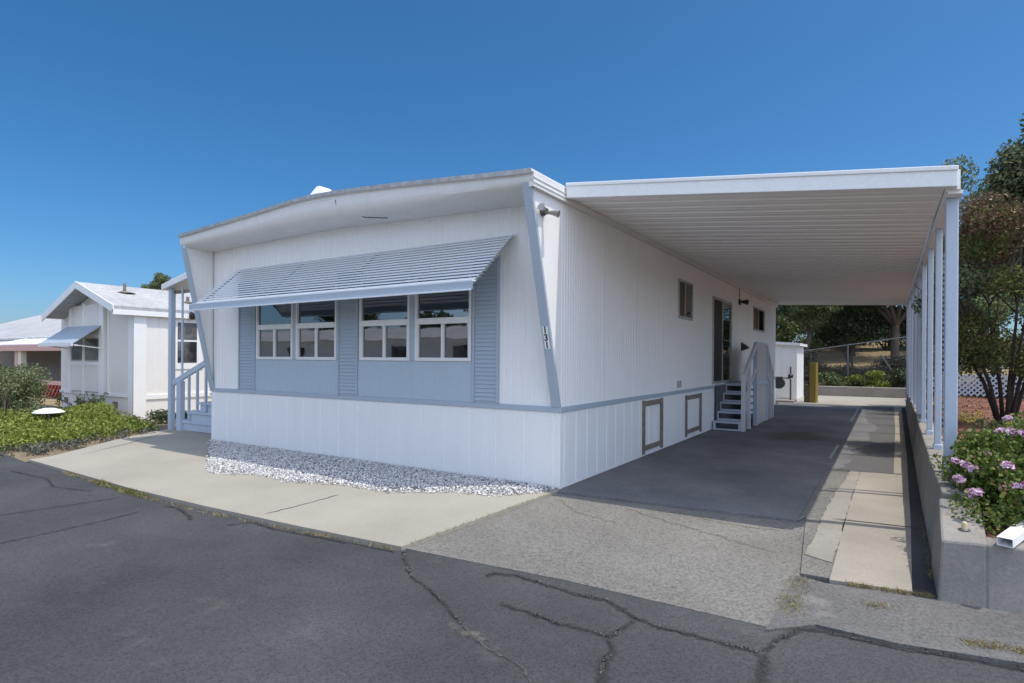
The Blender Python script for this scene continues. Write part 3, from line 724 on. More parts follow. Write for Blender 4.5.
# top skin so the pans have thickness
mb.poly((.012,CY0+.03,cz(0,CY0)+.07),(CXR-.08+cx(CY0),CY0+.03,cz(CXR,CY0)+.07),(CXR-.08+cx(CY1),CY1-.02,cz(CXR,CY1)+.07),(.012,CY1-.02,cz(0,CY1)+.07))
mb.build('roof_panel', M['pan'], cp, fix=False)
mb = MB()
def fbox(x0, x1, ya_, yb_, lo, hi):
    k = lambda x, y: x+(cx(y) if x > 2 else 0)
    mb.hexa([(k(x,y_),y_,cz(x,y_)+d_) for d_ in (lo,hi) for x, y_ in ((x0,ya_),(x1,ya_),(x1,yb_),(x0,yb_))])
fbox(.062, CXR, CY0-.07, CY0+.028, -.012, .150); fbox(.062, CXR+.004, CY0-.085, CY0-.0705, .120, .158)
mb.build('front_fascia', M['white'], cp, bevel=.006)
mb = MB(); fbox(.012, CXR, CY1-.015, CY1+.03, -.02, .11); mb.build('rear_fascia', M['white'], cp)
mb = MB(); fbox(CXR-.075, CXR+.025, CY0+.03, CY1-.018, -.015, .150); mb.build('gutter', M['white'], cp)
mb = MB(); fbox(3.595, 3.70, CY0+.06, CY1-.03, -.045, -.014); mb.build('edge_beam', M['pan'], cp)
mb = MB(); fbox(.012, .030, CY0+.032, CY1-.03, -.016, -.001); mb.build('wall_ledger', M['wood_old'], cp)
for k, y in enumerate((.33,1.86,3.36,5.0,6.7,8.5,10.4,12.2,13.9,15.4)):
    mb = MB(); h = .046 if k == 0 else .031; px_ = 3.640+.6*cx(y)
    zt_ = cz(3.65, y)-.044
    mb.box(px_-h, px_+h, y-h, y+h, .53, zt_)
    mb.box(px_-h-.012, px_+h+.012, y-h-.012, y+h+.012, .53, .60)
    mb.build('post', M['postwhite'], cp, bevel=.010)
# twisted ornamental rod beside the second post
mb = MB(); tw = [(3.715+.018*math.cos(a), 2.02+.018*math.sin(a), .60+2.1*a/(2*math.pi*34)) for a in np.linspace(0, 2*math.pi*34, 34*9)]
mb.tube(tw, .010, 5); tag(mb.build('twisted_rod', M['postwhite']), 'thin twisted white rod standing just behind the front carport post', 'rod')

# ------------------------------------------------------------------ steps to the side door
st = thing('stair', 'grey wooden stair with rails and plywood side panel under the carport', 'stairs', (.32, 8, 0))
sx0, sx1 = .035, .608; N5 = 5
for i in range(N5):
    z = .19*(i+1); yy = 6.98+.26*i
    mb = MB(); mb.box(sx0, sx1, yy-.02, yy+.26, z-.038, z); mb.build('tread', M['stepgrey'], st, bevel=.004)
    mb = MB(); mb.box(sx0+.0, sx0+.055, yy, yy+.04, z-.19+.001, z-.039); mb.box(sx1-.055, sx1, yy, yy+.04, z-.19+.001, z-.039); mb.box(sx0+.056, sx1-.056, yy+.002, yy+.04, z-.19+.001, z-.155)
    mb.build('riser_frame', M['stepgrey'], st)
mb = MB(); mb.box(sx0, sx1+.08, 8.32, 9.95, .93, .965); mb.build('landing', M['stepgrey'], st)
for i in range(4):
    z = .19*(4-i); yy = 9.97+.2*i
    mb = MB(); mb.box(sx0, sx1, yy, yy+.27, z-.038, z); mb.build('tread', M['stepgrey'], st)
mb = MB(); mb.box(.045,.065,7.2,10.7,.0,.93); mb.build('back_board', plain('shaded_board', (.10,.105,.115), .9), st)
mb = MB(); mb.box(.625,.65,8.42,9.75,.0,.955); ply = mb.build('side_panel', M['ply'], st)
mb = MB(); mb.box(.625,.645,8.42,9.75,.99,1.86); mb.build('side_panel', M['ply'], st)
mb = MB()
for p in ((8.38,1.90),(9.80,1.88)): mb.box(.60,.69,p[0]-.045,p[0]+.045,0,p[1])
mb.box(.61,.67,8.42,9.76,1.86,1.92); mb.box(.61,.66,8.42,9.76,.955,.99)
mb.build('panel_frame', M['stepgrey'], st)
mb = MB(); mb.box(.61,.69,6.96,7.04,0,1.20); mb.box(.61,.69,7.52,7.60,0,1.45); mb.build('rail_post', M['railgrey'], st, bevel=.004)
mb = MB(); mb.bar((.65,6.98,1.13),(.65,8.36,1.86),.06,.10); mb.bar((.65,7.1,.62),(.65,8.36,1.30),.035,.07); mb.build('handrail', M['railgrey'], st, bevel=.004)
mb = MB(); mb.bar((.65,9.82,1.84),(.65,10.75,1.16),.06,.10); mb.bar((.65,9.82,1.3),(.65,10.7,.62),.035,.07); mb.build('handrail', M['railgrey'], st)
mb = MB(); mb.box(.61,.69,10.65,10.73,0,1.22); mb.box(.61,.69,10.25,10.33,0,1.5); mb.build('rail_post', M['railgrey'], st)

# ------------------------------------------------------------------ porch at the west side
po = thing('porch', 'blue-grey side porch stair with handrail and small sloped roof', 'porch', (-8.2, 1, 0))
for i in range(4):
    x0 = -9.15+.42*i; z = .20*(i+1)
    mb = MB(); mb.box(x0, -7.10, .52, 1.9, z-.20+.002, z); mb.box(x0-.03, -7.10, .49, 1.92, z-.045, z+.002)
    mb.build('step', M['stepgrey'], po, bevel=.006)
mb = MB(); mb.box(-9.37,-9.27,.44,.54,-.02,2.90); mb.build('post', M['postwhite'], po, bevel=.006)
mb = MB(); mb.box(-9.05,-8.90,.44,.54,-.02,1.00); mb.build('newel', M['stepgrey'], po, bevel=.006)
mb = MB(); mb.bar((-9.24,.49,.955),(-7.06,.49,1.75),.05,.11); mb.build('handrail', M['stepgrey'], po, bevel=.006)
for x, zb2 in ((-8.66,.22),(-8.36,.42),(-8.06,.42),(-7.76,.62),(-7.46,.8)):
    mb = MB(); mb.box(x-.02,x+.02,.47,.51,zb2,.955+(x+9.24)*.365-.04); mb.build('baluster', M['stepgrey'], po)
mb = MB(); mb.tube([(-8.92,.49,1.0),(-8.92,.49,2.93)], .022, 8); mb.build('pole', M['stepgrey'], po)
mb = MB(); mb.hexa([(-9.48,.35,2.87),(-7.08,.35,3.32),(-7.08,2.6,3.32),(-9.48,2.6,2.87),(-9.48,.35,2.99),(-7.08,.35,3.47),(-7.08,2.6,3.47),(-9.48,2.6,2.99)]); pr = mb.build('porch_roof', M['white'], po, bevel=.01)
mb = MB(); mb.box(-9.4,-7.1,.50,.56,2.80,2.86); mb.build('roof_beam', M['wood_old'], po)

# ------------------------------------------------------------------ neighbour to the west
def gable_house():
    h = thing('neighbor_home', 'small gabled white and grey home with bay window awning beyond the porch', 'mobile home', (-15.6, 6, -.2))
    x0, x1, y0, y1, zg = -17.95, -13.5, 1.72, 14.0, -.30
    zb2, ze, xr, zp = .44, 2.62, -15.55, 3.42
    mb = MB(); mb.box(x0, x1-.001, y0+.02, y1, zg, zb2); mb.build('skirting', M['greysiding'], h)
    mb = MB(); mb.poly((x0,y0,zb2),(x1,y0,zb2),(x1,y0,ze),(xr,y0,zp-.05),(x0,y0,ze)); mb.poly((x0,y1,zb2),(x1,y1,zb2),(x1,y1,ze),(xr,y1,zp-.05),(x0,y1,ze)); mb.poly((x0,y0,zb2),(x0,y1,zb2),(x0,y1,ze),(x0,y0,ze)); mb.poly((x0,y0,zb2),(x1,y0,zb2),(x1,y1,zb2),(x0,y1,zb2))
    mb.build('front_wall', M['greysiding'], h)
    mb = MB(); ribbed(mb, 'y', y0, y1, x1, zg, ze+.06, .20, .012, .008, 1); mb.build('side_wall', M['whitewarm'], h, fix=False)
    mb = MB(); mb.box(x1-.001, x1+.03, y0+.1, y1, zb2-.09, zb2+.03); mb.box(x0-.02,x1-.001,y0-.03,y0-.001,zb2-.04,zb2+.04); mb.build('belt_rail', M['white'], h)
    # roof: two slopes with overhang
    yo = 1.18
    for a, b_, za2 in ((-17.72-.02, xr, 2.63), (x1+.10, xr, 2.73)):
        zr2 = 3.47
        mb = MB(); mb.hexa([(a,yo,za2-.03),(b_,yo,zr2-.03),(b_,y1+.3,zr2-.03),(a,y1+.3,za2-.03),(a,yo,za2+.06),(b_,yo,zr2+.06),(b_,y1+.3,zr2+.06),(a,y1+.3,za2+.06)])
        mb.build('roof_slope', M['shingle'], h)
        mb = MB(); mb.hexa([(a,yo-.03,za2-.12),(b_,yo-.03,zr2-.12),(b_,yo-.002,zr2-.12),(a,yo-.002,za2-.12),(a,yo-.03,za2+.075),(b_,yo-.03,zr2+.075),(b_,yo-.002,zr2+.075),(a,yo-.002,za2+.075)])
        mb.build('barge_board', M['white'], h)
    mb = MB(); mb.box(x1+.06, x1+.12, yo-.03, y1+.3, 2.57, 2.70); mb.box(x1, x1+.06, yo, y1+.3, 2.58, 2.60); mb.build('eave_board', M['white'], h)
    mb = MB(); mb.box(x1-.26, x1+.015, y0-.04, y0-.001, zg, ze); mb.box(x1+.001, x1+.035, y0-.04, y0+.28, zg, ze-.02); mb.build('corner_board', M['white'], h)
    # bay front with batten strips
    mb = MB(); mb.box(-17.05,-14.985,y0-.10,y0-.002,.50,2.95); bay = mb.build('bay', M['greysiding'], h)
    mb = MB()
    for a, b_ in ((-17.12,-16.98),(-16.22,-16.12),(-15.22,-14.98),): mb.box(a,b_,y0-.125,y0-.101,.44,3.0)
    mb.box(-14.94,-14.86,y0-.03,y0-.002,.44,2.85); mb.box(-16.98,-15.22,y0-.122,y0-.101,2.02,2.12); mb.box(-16.98,-15.22,y0-.122,y0-.101,1.24,1.34)
    mb.build('batten', M['white'], h)
    for a, b_ in ((-16.96,-16.24),(-16.10,-15.24)):
        mb = MB(); mb.box(a,b_,y0-.112,y0-.1015,1.35,2.0); w = mb.build('window', M['alu'], h)
        mb = MB(); mb.box(a+.05,b_-.05,y0-.118,y0-.113,1.39,1.97); p = mb.build('pane', glass_dark, w)
    mb = MB(); mb.hexa([(-17.2,.92,1.82),(-15.08,.92,1.82),(-15.08,y0-.13,2.32),(-17.2,y0-.13,2.32),(-17.2,.92,1.85),(-15.08,.92,1.85),(-15.08,y0-.13,2.35),(-17.2,y0-.13,2.35)])
    a = mb.build('window_awning', M['bluegrey'], h)
    mb = MB(); mb.box(-17.22,-15.06,.89,.918,1.76,1.855); mb.bar((-15.12,.93,1.80),(-15.12,y0-.12,1.72),.03,.03); mb.bar((-17.16,.93,1.80),(-17.16,y0-.12,1.72),.03,.03); mb.build('awning_lip', M['white'], a)
    for x in (-17.6,-16.75,-16.0,-14.55):
        mb = MB(); mb.box(x-.11,x+.11,y0-.012,y0+.019,.10,.26); mb.build('vent', M['wood_old'], h)
    # side window with frame, lamp over it
    mb = MB(); mb.box(x1+.002,x1+.02,2.62,3.55,1.15,2.55); w = mb.build('window', M['white'], h)
    mb = MB(); mb.box(x1+.021,x1+.026,2.82,3.36,1.33,1.92); mb.box(x1+.021,x1+.028,2.82,3.36,1.98,2.45); mb.build('pane', glass_dark, w)
    mb = MB(); mb.tube([(x1+.02,3.15,2.66),(x1+.10,3.15,2.70),(x1+.20,3.15,2.62)],[.05,.07,.10],10); mb.build('wall_lamp', M['black'], h)
    mb = MB(); mb.tube([(-14.9,2.1,3.2),(-14.9,2.1,3.55)], .04, 8); mb.lathe((-14.9,2.1,3.27),[(.28,0),(.06,.06)],10); mb.build('roof_pipe', M['wood_old'], h)
    mb = MB(); mb.tube([(-14.4,3.6,3.0),(-14.4,3.6,3.28)], .045, 8); mb.lathe((-14.4,3.6,3.09),[(.28,0),(.06,.06)],10); mb.build('roof_pipe', M['wood_old'], h)
glass_dark = None
def mk_glass_dark():
    m, nt, b = newmat('dark_window_glass'); b.inputs['Base Color'].default_value = (.03,.032,.035,1); b.inputs['Roughness'].default_value = .08
    f = noise(nt, pos(nt), 1.5, 3); nt.links.new(ramp(nt, f, [(.4,(.02,.021,.024)),(.62,(.16,.155,.15))]), b.inputs['Base Color']); return m
glass_dark = mk_glass_dark()
gable_house()

def pink_house():
    h = thing('pink_trim_home', 'pink trimmed home with taupe porch and red lattice at the far left', 'mobile home', (-32, 8, -.4))
    mb = MB(); mb.box(-62,-24,9.0,20,-.8,1.95); mb.build('wall', M['taupe'], h)
    mb = MB(); mb.hexa([(-52,6.2,2.32),(-22,6.2,2.32),(-22,13,4.6),(-52,13,4.6),(-52,6.2,2.42),(-22,6.2,2.42),(-22,13,4.7),(-52,13,4.7)]); mb.hexa([(-52,13,4.6),(-22,13,4.6),(-22,21,2.3),(-52,21,2.3),(-52,13,4.7),(-22,13,4.7),(-22,21,2.4),(-52,21,2.4)])
    mb.build('roof', M['shingle'], h)
    mb = MB(); mb.hexa([(-34.2,4.9,1.98),(-22,4.9,1.98),(-22,6.6,2.40),(-34.2,6.6,2.40),(-34.2,4.9,2.04),(-22,4.9,2.04),(-22,6.6,2.46),(-34.2,6.6,2.46)])
    for i in range(24): mb.box(-34.1+.5*i,-33.95+.5*i,6.35,6.6,2.40,2.50)
    mb.hexa([(-45,4.9,1.40),(-34.2,4.9,2.0),(-34.2,6.6,2.44),(-45,6.6,2.4),(-45,4.9,1.46),(-34.2,4.9,2.06),(-34.2,6.6,2.5),(-45,6.6,2.46)])
    mb.build('porch_roof', M['roofwhite'], h)
    mb = MB(); mb.box(-32.9,-22,4.84,4.90,1.72,2.0); mb.hexa([(-45,4.84,1.3),(-32.9,4.84,1.72),(-32.9,4.90,1.72),(-45,4.90,1.3),(-45,4.84,1.6),(-32.9,4.84,2.0),(-32.9,4.90,2.0),(-45,4.90,1.6)]); mb.build('porch_fascia', M['pink'], h)
    mb = MB(); mb.box(-31.95,-31.65,4.98,5.2,-.5,1.75); mb.build('porch_post', M['pink'], h)
    mb = MB(); mb.box(-31.6,-31.2,4.99,5.2,-.5,1.75); mb.build('porch_post', paint('cream_post', (.72,.68,.56), .6, .1), h)
    mb = MB(); mb.box(-60,-22,5.0,5.1,.22,.40); mb.build('porch_rail', M['pink'], h)
    mb = MB(); z0, z1 = -.75, .21; x = -44.0
    while x < -22:
        mb.bar((x,5.02,z0),(x+(z1-z0),5.02,z1),.10,.02,(0,1,0)); mb.bar((x+(z1-z0),5.06,z0),(x,5.06,z1),.10,.02,(0,1,0)); x += .34
    mb.build('lattice', M['red'], h)
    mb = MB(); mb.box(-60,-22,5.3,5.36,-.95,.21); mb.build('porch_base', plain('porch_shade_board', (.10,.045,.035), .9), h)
    mb = MB(); mb.box(-34.8,-33.7,8.0,9.0,2.72,2.95); mb.build('roof_vent', M['alu'], h)
pink_house()

sheet('bounce_ground', [(-60,-40),(40,-40),(40,-9.6),(-60,-12.5)], -.012, groundmat('pale_bounce_ground', (.50,.48,.44), (.60,.58,.53), 40, .15, .6, .95), .03)  # unseen pale ground added behind the camera to bounce light onto shaded faces
# home across the street (stands behind the photographer, mirrored in the glass)
oh = thing('opposite_home', 'long white home on the opposite side of the street', 'mobile home', (-27,-24,0))
mb = MB(); mb.box(-46,-8,-28,-21,-.1,2.6); mb.build('wall', M['white'], oh)
mb = MB(); mb.extrude([(-29,2.6),(-20.2,2.6),(-24.5,3.6)], 'x', -46.6, -7.4); mb.build('roof', M['shingle'], oh)
for x in (-43,-38,-33,-28,-23,-18,-13): mb = MB(); mb.box(x,x+1.6,-21.0,-20.97,1.0,2.2); mb.build('window', glass_dark, oh)

for i, (x, y, h_) in enumerate(((-40,-33,7.5),(-30,-34,6.5),(-21,-33,8),(-12,-34,7))):  # unseen trees added so the upper window panes mirror something darker
    t = thing('reflection_tree', ['broad unseen tree added behind the opposite home, farthest west','lower unseen tree added behind the opposite home','tallest unseen tree added behind the opposite home','unseen tree added behind the east end of the opposite home'][i], 'tree', (x,y,-.1))
    leaf_obj('crown', clump_pts(crown_clumps((x,y,h_-2.6),(4.2,2.5,2.8),22,.4), 3500), .45, M['oak'], t)
    mb = MB(); mb.tube([(x,y,-.1),(x+.2,y,2.5),(x,y,h_-2)],[.3,.22,.1],8); mb.build('trunk', M['bark'], t)
# ------------------------------------------------------------------ garden side
# low wall that carries the posts and turns the corner at the street
rw = thing('retaining_wall', 'low concrete garden wall carrying the carport posts', 'wall', (3.57, 6, 0))
mb = MB(); ys = [-1.42,-.64]
mb.hexa([(3.445,-1.44,-.05),(3.70,-1.42,-.05),(3.74,-.645,-.05),(3.452,-.645,-.05),(3.462,-1.42,.372),(3.70,-1.40,.378),(3.74,-.645,.49),(3.500,-.645,.49)])
mb.build('wall_section', M['wallconc'], rw, bevel=.018)
prev = -.64
def wx(y): return 3.462+.0145*max(0,y)
for y1, z1 in ((1.35,.535),(3.4,.545),(5.5,.555),(8.0,.565),(11,.575),(16.6,.59)):
    mb = MB(); p, q = prev+.004, y1-.004
    mb.hexa([(wx(p),p,-.05),(wx(p)+.27,p,-.05),(wx(q)+.27,q,-.05),(wx(q),q,-.05),(wx(p)+.055,p,z1),(wx(p)+.27,p,z1),(wx(q)+.27,q,z1),(wx(q)+.055,q,z1)])
    mb.build('wall_section', M['wallconc'], rw, bevel=.014); prev = y1
mb = MB(); mb.hexa([(3.690,-1.423,-.05),(6.4,-1.10,-.05),(6.4,-.88,-.05),(3.690,-1.21,-.05),(3.690,-1.403,.376),(6.4,-1.08,.385),(6.4,-.88,.385),(3.690,-1.21,.378)]); mb.build('wall_section', M['wallconc'], rw, bevel=.016)
# mulch
def mulch_z(x, y): return .50+.03*math.sin(x*2.1)+.03*math.sin(y*1.7+x)+(max(0,y-9)*.02)
mb = MB(); gx = np.linspace(0,10.4,36); gy = np.concatenate([np.linspace(-1.19,4,40), np.linspace(4.3,22,40)])
for y in gy:
    for q in gx:
        x = q+3.70+(.0145*y if y > 0 else 0); mb.v.append((x, y+q*.12*(1 if y < -.5 else 0), min(mulch_z(x,y), .52 if q < .4 else 9)*(1 if y > -.5 else .64)-.02+random.uniform(-.010,.010)))
for j in range(len(gy)-1):
    for i in range(len(gx)-1): mb.f.append((j*36+i, j*36+i+1, (j+1)*36+i+1, (j+1)*36+i))
o = mb.build('mulch_bed', M['mulch']); o['kind'] = 'structure'
# bark chips and fallen leaves
pts = []
for _ in range(5000):
    x = random.uniform(3.75,8); y = random.uniform(-.6,14); pts.append((x+.0145*max(0,y)+.1,y,mulch_z(x,y)+.0))
o = leaf_obj('bark_chips', pts, .045, leafmat('bark_chip', [(0,(.10,.04,.025)),(.5,(.24,.10,.065)),(.8,(.36,.22,.14)),(1,(.45,.36,.25))], 0, .9, 3), up=0, aspect=.5)
tag(o, 'reddish bark chips scattered over the garden bed', 'bark chips', kind='stuff')

# geranium bush on the corner
gb = thing('geranium_bush', 'leafy geranium bush with pink and purple flower heads on the wall corner', 'flower bush', (4.15, -.5, .45))
cl = []
for _ in range(60):
    x = random.uniform(3.70,5.1); y = random.uniform(-1.05,.55)
    top = .46+.28*min(1,max(0,(x-3.6)/.4))+.27*min(1,max(0,(y+1.1)/.8))+random.uniform(-.06,.04)-.1*(y > .3)
    for z in np.arange(.45, top, .11): cl.append(((x,y,z),(.15,.15,.09)))
for q in ((3.66,-.75,.50),(3.62,-.35,.62),(3.60,-.05,.66),(3.66,-.95,.47),(3.80,-1.12,.46),(3.70,-.55,.60),(3.76,.15,.66),(3.85,-1.02,.50),(3.95,-.95,.62),(4.1,-1.0,.66)): cl.append((q,(.13,.13,.10)))
leaf_obj('foliage', clump_pts(cl, 48000, .5), .029, M['geranium'], gb, up=.5, aspect=.85)
mb = MB()
for _ in range(40):
    a = (random.uniform(3.8,4.9), random.uniform(-.8,.3), .42); b2 = (a[0]+random.uniform(-.15,.15), a[1]+random.uniform(-.15,.15), random.uniform(.55,.68)); mb.tube([a,b2],[.008,.005],5)
mb.build('stem', plain('green_stem', (.09,.12,.04), .7), gb)
heads = [(3.62,-.38,.72),(3.66,-.57,.72),(3.70,-.60,.70),(3.64,-1.03,.60),(3.68,-1.05,.61),(3.61,-.80,.65),(3.92,-.15,.94),(3.97,-.2,.95),(3.86,-.05,.89),(3.89,-1.05,.67),(3.93,-1.05,.68),(3.97,-.65,.98),(4.01,.15,1.02),(3.86,-.85,.78),(4.2,-.6,1.0),(4.3,-.1,1.05),(4.15,-1.0,.75),(4.5,-.5,1.02)]
for i, (x,y,z) in enumerate(heads):
    pp = []; dd = []
    for fl in range(7):
        d = RNG.normal(size=3); d[2] = abs(d[2])+.4; d[1] -= .7; d /= np.linalg.norm(d); c = np.array([x,y,z])+d*.038
        for k in range(5):
            a = 2*math.pi*k/5; t = np.cross(d,[.3,.5,.8]); t /= np.linalg.norm(t); u = np.cross(d,t); e_ = t*math.cos(a)+u*math.sin(a)
            pp.append(c+e_*.011); dd.append(e_)
    leaf_obj('flower_head', np.array(pp), .028, M['petal'], gb, up=0, aspect=.9, dirs=np.array(dd)*1.0)
pp = clump_pts([((random.uniform(3.72,4.5),random.uniform(-.95,.1),random.uniform(.56,.85)),(.045,.045,.03)) for _ in range(26)], 900)
leaf_obj('dried_flowers', pp, .022, M['deadhead'], gb, up=.2, aspect=.8)
# downspout lying on the wall and a candle stub
mb = MB(); p, q = Vector((3.775,-1.43,.408)), Vector((4.08,-.70,.47))
d = (q-p).normalized(); r = d.cross(Vector((0,0,1))).normalized(); u = r.cross(d)
def ring(c, w, h): return [c-r*w-u*h, c+r*w-u*h, c+r*w+u*h, c-r*w+u*h]
o0 = ring(p,.040,.027); o1 = ring(q,.040,.027); i0 = ring(p,.036,.023); i1 = ring(p+d*.8,.036,.023)
b0 = len(mb.v); mb.v += [tuple(v) for v in o0+o1+i0+i1]
for k in range(4):
    j = (k+1) % 4; mb.f += [(k,j,4+j,4+k),(k,8+k,8+j,j),(8+k,12+k,12+j,8+j)]
mb.f += [(4,5,6,7),(12,15,14,13)]
tag(mb.build('downspout', M['white'], bevel=.006), 'short white rectangular downspout lying on the garden wall top', 'downspout')
ca = thing('candle_stub', 'pale yellow stub in a dark cup on the wall corner', 'candle', (3.60,-1.22,.38))
mb = MB(); mb.lathe((3.60,-1.22,.376),[(.0,0),(.030,0),(.034,.032),(.030,.034),(.0,.030)],14); mb.build('cup', M['galv'], ca, smooth=False)
mb = MB(); mb.lathe((3.60,-1.22,.404),[(.017,0),(.016,.045),(.010,.055),(0,.056)],12); mb.build('stub', plain('wax', (.62,.52,.30), .6, 0, .1), ca)

# plum tree
pl = thing('plum_tree', 'multi-stemmed purple-leaved plum tree in the mulch bed', 'tree', (4.78,6.1,.5))
mb = MB(); rr = random.Random(3)
tips = []
for i in range(7):
    a = 2*math.pi*i/7+rr.uniform(-.3,.3); s = rr.uniform(.55,1.0)
    p0 = Vector((4.78+.06*math.cos(a),6.1+.06*math.sin(a),.42)); p1 = p0+Vector((math.cos(a)*.22*s,math.sin(a)*.22*s,.75)); p2 = p1+Vector((math.cos(a)*.45*s,math.sin(a)*.45*s,.9)); p3 = p2+Vector((math.cos(a)*.35*s,math.sin(a)*.35*s,1.1))
    mb.tube([p0,p1,p2,p3],[.034,.028,.018,.006],7)
    for _ in range(5):
        q = p1.lerp(p3, rr.uniform(.1,.9)); e_ = q+Vector((rr.uniform(-.5,.5),rr.uniform(-.5,.5),rr.uniform(.3,.8))); mb.tube([q,e_],[.014,.005],5); tips.append(e_)
mb.build('trunk', M['plumbark'], pl, smooth=True)
cl = []
for _ in range(60):
    z = rr.uniform(1.35,4.05); R_ = 1.3*math.sin(max(.14,min(1,(z-.85)/3.4))*math.pi)**.55
    a = rr.uniform(0,6.28); q = rr.uniform(.2,1)**.6
    cl.append(((4.95+R_*q*math.cos(a),6.1+R_*q*math.sin(a),z),(.34,.34,.26)))
hi = [c for c in cl if c[0][2]+rr.uniform(-.7,.7) > 2.9]; lo = [c for c in cl if c[0][2]+rr.uniform(-.8,.8) <= 3.1]
leaf_obj('crown', clump_pts(hi, 17000), .055, M['plum'], pl); leaf_obj('crown', clump_pts(lo, 23000), .05, M['plumgreen'], pl)

tree('oak_tree', 'tall dark oak rising behind the plum tree at the right edge', (8.2,17,.5), 3.0, (8.0,17,6.0), (2.6,2.6,3.4), 30000, .13, M['oak'], 40, .25, small=.32)
tree('dusty_tree', 'pale dusty green tree between the carport corner and the oak', (5.9,16.5,.5), 2.2, (5.5,16.5,5.0), (1.6,1.5,2.5), 22000, .10, M['olivegreen'], 30, .14, small=.36)
# lattice fence behind the bed
lf = thing('lattice_fence', 'low white diamond lattice fence at the back of the garden bed', 'fence', (7,13,.6))
mb = MB(); x = 4.0; z0, z1 = .62, 1.16
while x < 10:
    mb.bar((x,12.99,z0),(x+(z1-z0),12.99,z1),.035,.01,(0,1,0)); mb.bar((x+(z1-z0),13.01,z0),(x,13.01,z1),.035,.01,(0,1,0)); x += .125
mb.build('lattice', M['postwhite'], lf)
mb = MB(); mb.tube([(3.95,12.95,1.34),(10.5,12.95,1.34)], .022, 8)
for x in (4.5,6.4,8.3,10.2): mb.tube([(x,12.95,.45),(x,12.95,1.36)], .025, 8)
mb.build('rail', M['galv'], lf)
iv = thing('ivy_hedge', 'light green straggling hedge behind the lattice fence', 'hedge', (6,14,.5))
leaf_obj('foliage', clump_pts([((random.uniform(3.9,10),random.uniform(13.4,15),random.uniform(.5,3.0)),(.5,.4,.35)) for _ in range(64)], 22000), .085, M['ivy'], iv)
for i, (x,y,lab) in enumerate(((4.35,4.4,'small yellow flowering plant nearest the front carport post'),(4.75,4.0,'yellow flowering tuft in front of the plum trunk'),(5.2,4.6,'yellow flowering tuft right of the plum trunk'),(4.45,2.6,'low pale flower clump in the mulch behind the geranium'),(5.0,2.9,'tall yellow flower spray above the geranium'),(4.1,7.8,'yellow flowering tuft beside the carport posts'))):
    f = thing('flowering_plant', lab, 'plant', (x,y,mulch_z(x,y)))
    leaf_obj('foliage', clump_pts([((x+random.uniform(-.25,.25),y+random.uniform(-.2,.2),mulch_z(x,y)+random.uniform(.03,.22)),(.10,.10,.07)) for _ in range(9)], 420), .05, M['ivy'], f)
    fl_ = leaf_obj('flowers', clump_pts([((x+random.uniform(-.3,.3),y+random.uniform(-.2,.2),mulch_z(x,y)+random.uniform(.18,.34)),(.05,.05,.03)) for _ in range(10)], 200), .035, M['yellowfl'], f, up=1); fl_['kind'] = 'stuff'

# ------------------------------------------------------------------ back of the lot
fwall = MB(); fwall.box(-8, 12, 22.55, 22.85, -.1, .40)
tag(fwall.build('low_wall', M['farwall'], bevel=.02), 'low grey block wall at the far end of the driveway', 'wall')
sh = thing('shed', 'narrow white metal shed just past the rear corner of the home', 'shed', (-.2,19.5,0))
mb = MB(); ribbed(mb, 'x', -1.6, .28, 19.0, 0, 2.18, .2, .015, .01, -1); ribbed(mb, 'y', 19.0, 21.2, .28, 0, 2.05, .2, .015, .01, 1); mb.poly((-1.6,21.2,0),(.28,21.2,0),(.28,21.2,2.05),(-1.6,21.2,2.2)); mb.poly((-1.6,19,0),(-1.6,21.2,0),(-1.6,21.2,2.2),(-1.6,19,2.2))
mb.build('wall', M['white'], sh, fix=False)
mb = MB(); mb.hexa([(-1.7,18.85,2.22),(.40,18.85,2.06),(.40,21.4,2.06),(-1.7,21.4,2.22),(-1.7,18.85,2.32),(.40,18.85,2.16),(.40,21.4,2.16),(-1.7,21.4,2.32)]); mb.build('roof', M['roofwhite'], sh)
mb = MB(); mb.box(-.25,.10,18.97,18.995,.06,1.95); dr = mb.build('door', M['white'], sh)
mb = MB(); mb.box(.05,.09,18.93,18.97,.95,1.25); mb.build('handle', M['black'], dr)
gm = thing('gas_meter', 'dark round gas meter on bent grey pipes in front of the shed', 'gas meter', (-.1,17.4,0))
mb = MB(); mb.tube([(-.52,17.4,0),(-.52,17.4,.78),(-.46,17.4,.86),(.20,17.4,.86),(.26,17.4,.80),(.26,17.4,0)], .03, 8); mb.build('pipe', M['galv'], gm, smooth=True)
mb = MB(); mb.tube([(-.12,17.30,.66),(-.12,17.48,.66)], .20, 16); mb.box(-.26,-.0,17.32,17.46,.70,.90); mb.build('meter_body', plain('meter_grey', (.05,.05,.05), .5), gm)
mb = MB(); mb.lathe((.26,17.4,.86),[(.0,0),(.08,.0),(.09,.10),(.04,.16),(0,.16)],12); mb.build('regulator', M['black'], gm)
mb = MB(); mb.box(-.75,.42,17.0,17.8,-.03,.06); tag(mb.build('meter_base', M['farwall'], bevel=.01), 'low concrete base under the gas meter', 'base')
bo = thing('bollard', 'tall square yellow bollard at the end of the driveway', 'bollard', (.95,17.6,0))
mb = MB(); mb.extrude([(.86,17.52),(1.07,17.46),(1.13,17.64),(.92,17.70)], 'z', -.02, 1.42); mb.build('post', M['yellow'], bo, bevel=.01)
mb = MB(); mb.extrude([(.68,17.56),(.852,17.53),(.87,17.70),(.70,17.72)], 'z', -.02, .62); tag(mb.build('stump', M['olive'], bevel=.01), 'short dark olive post tucked against the yellow bollard', 'post')
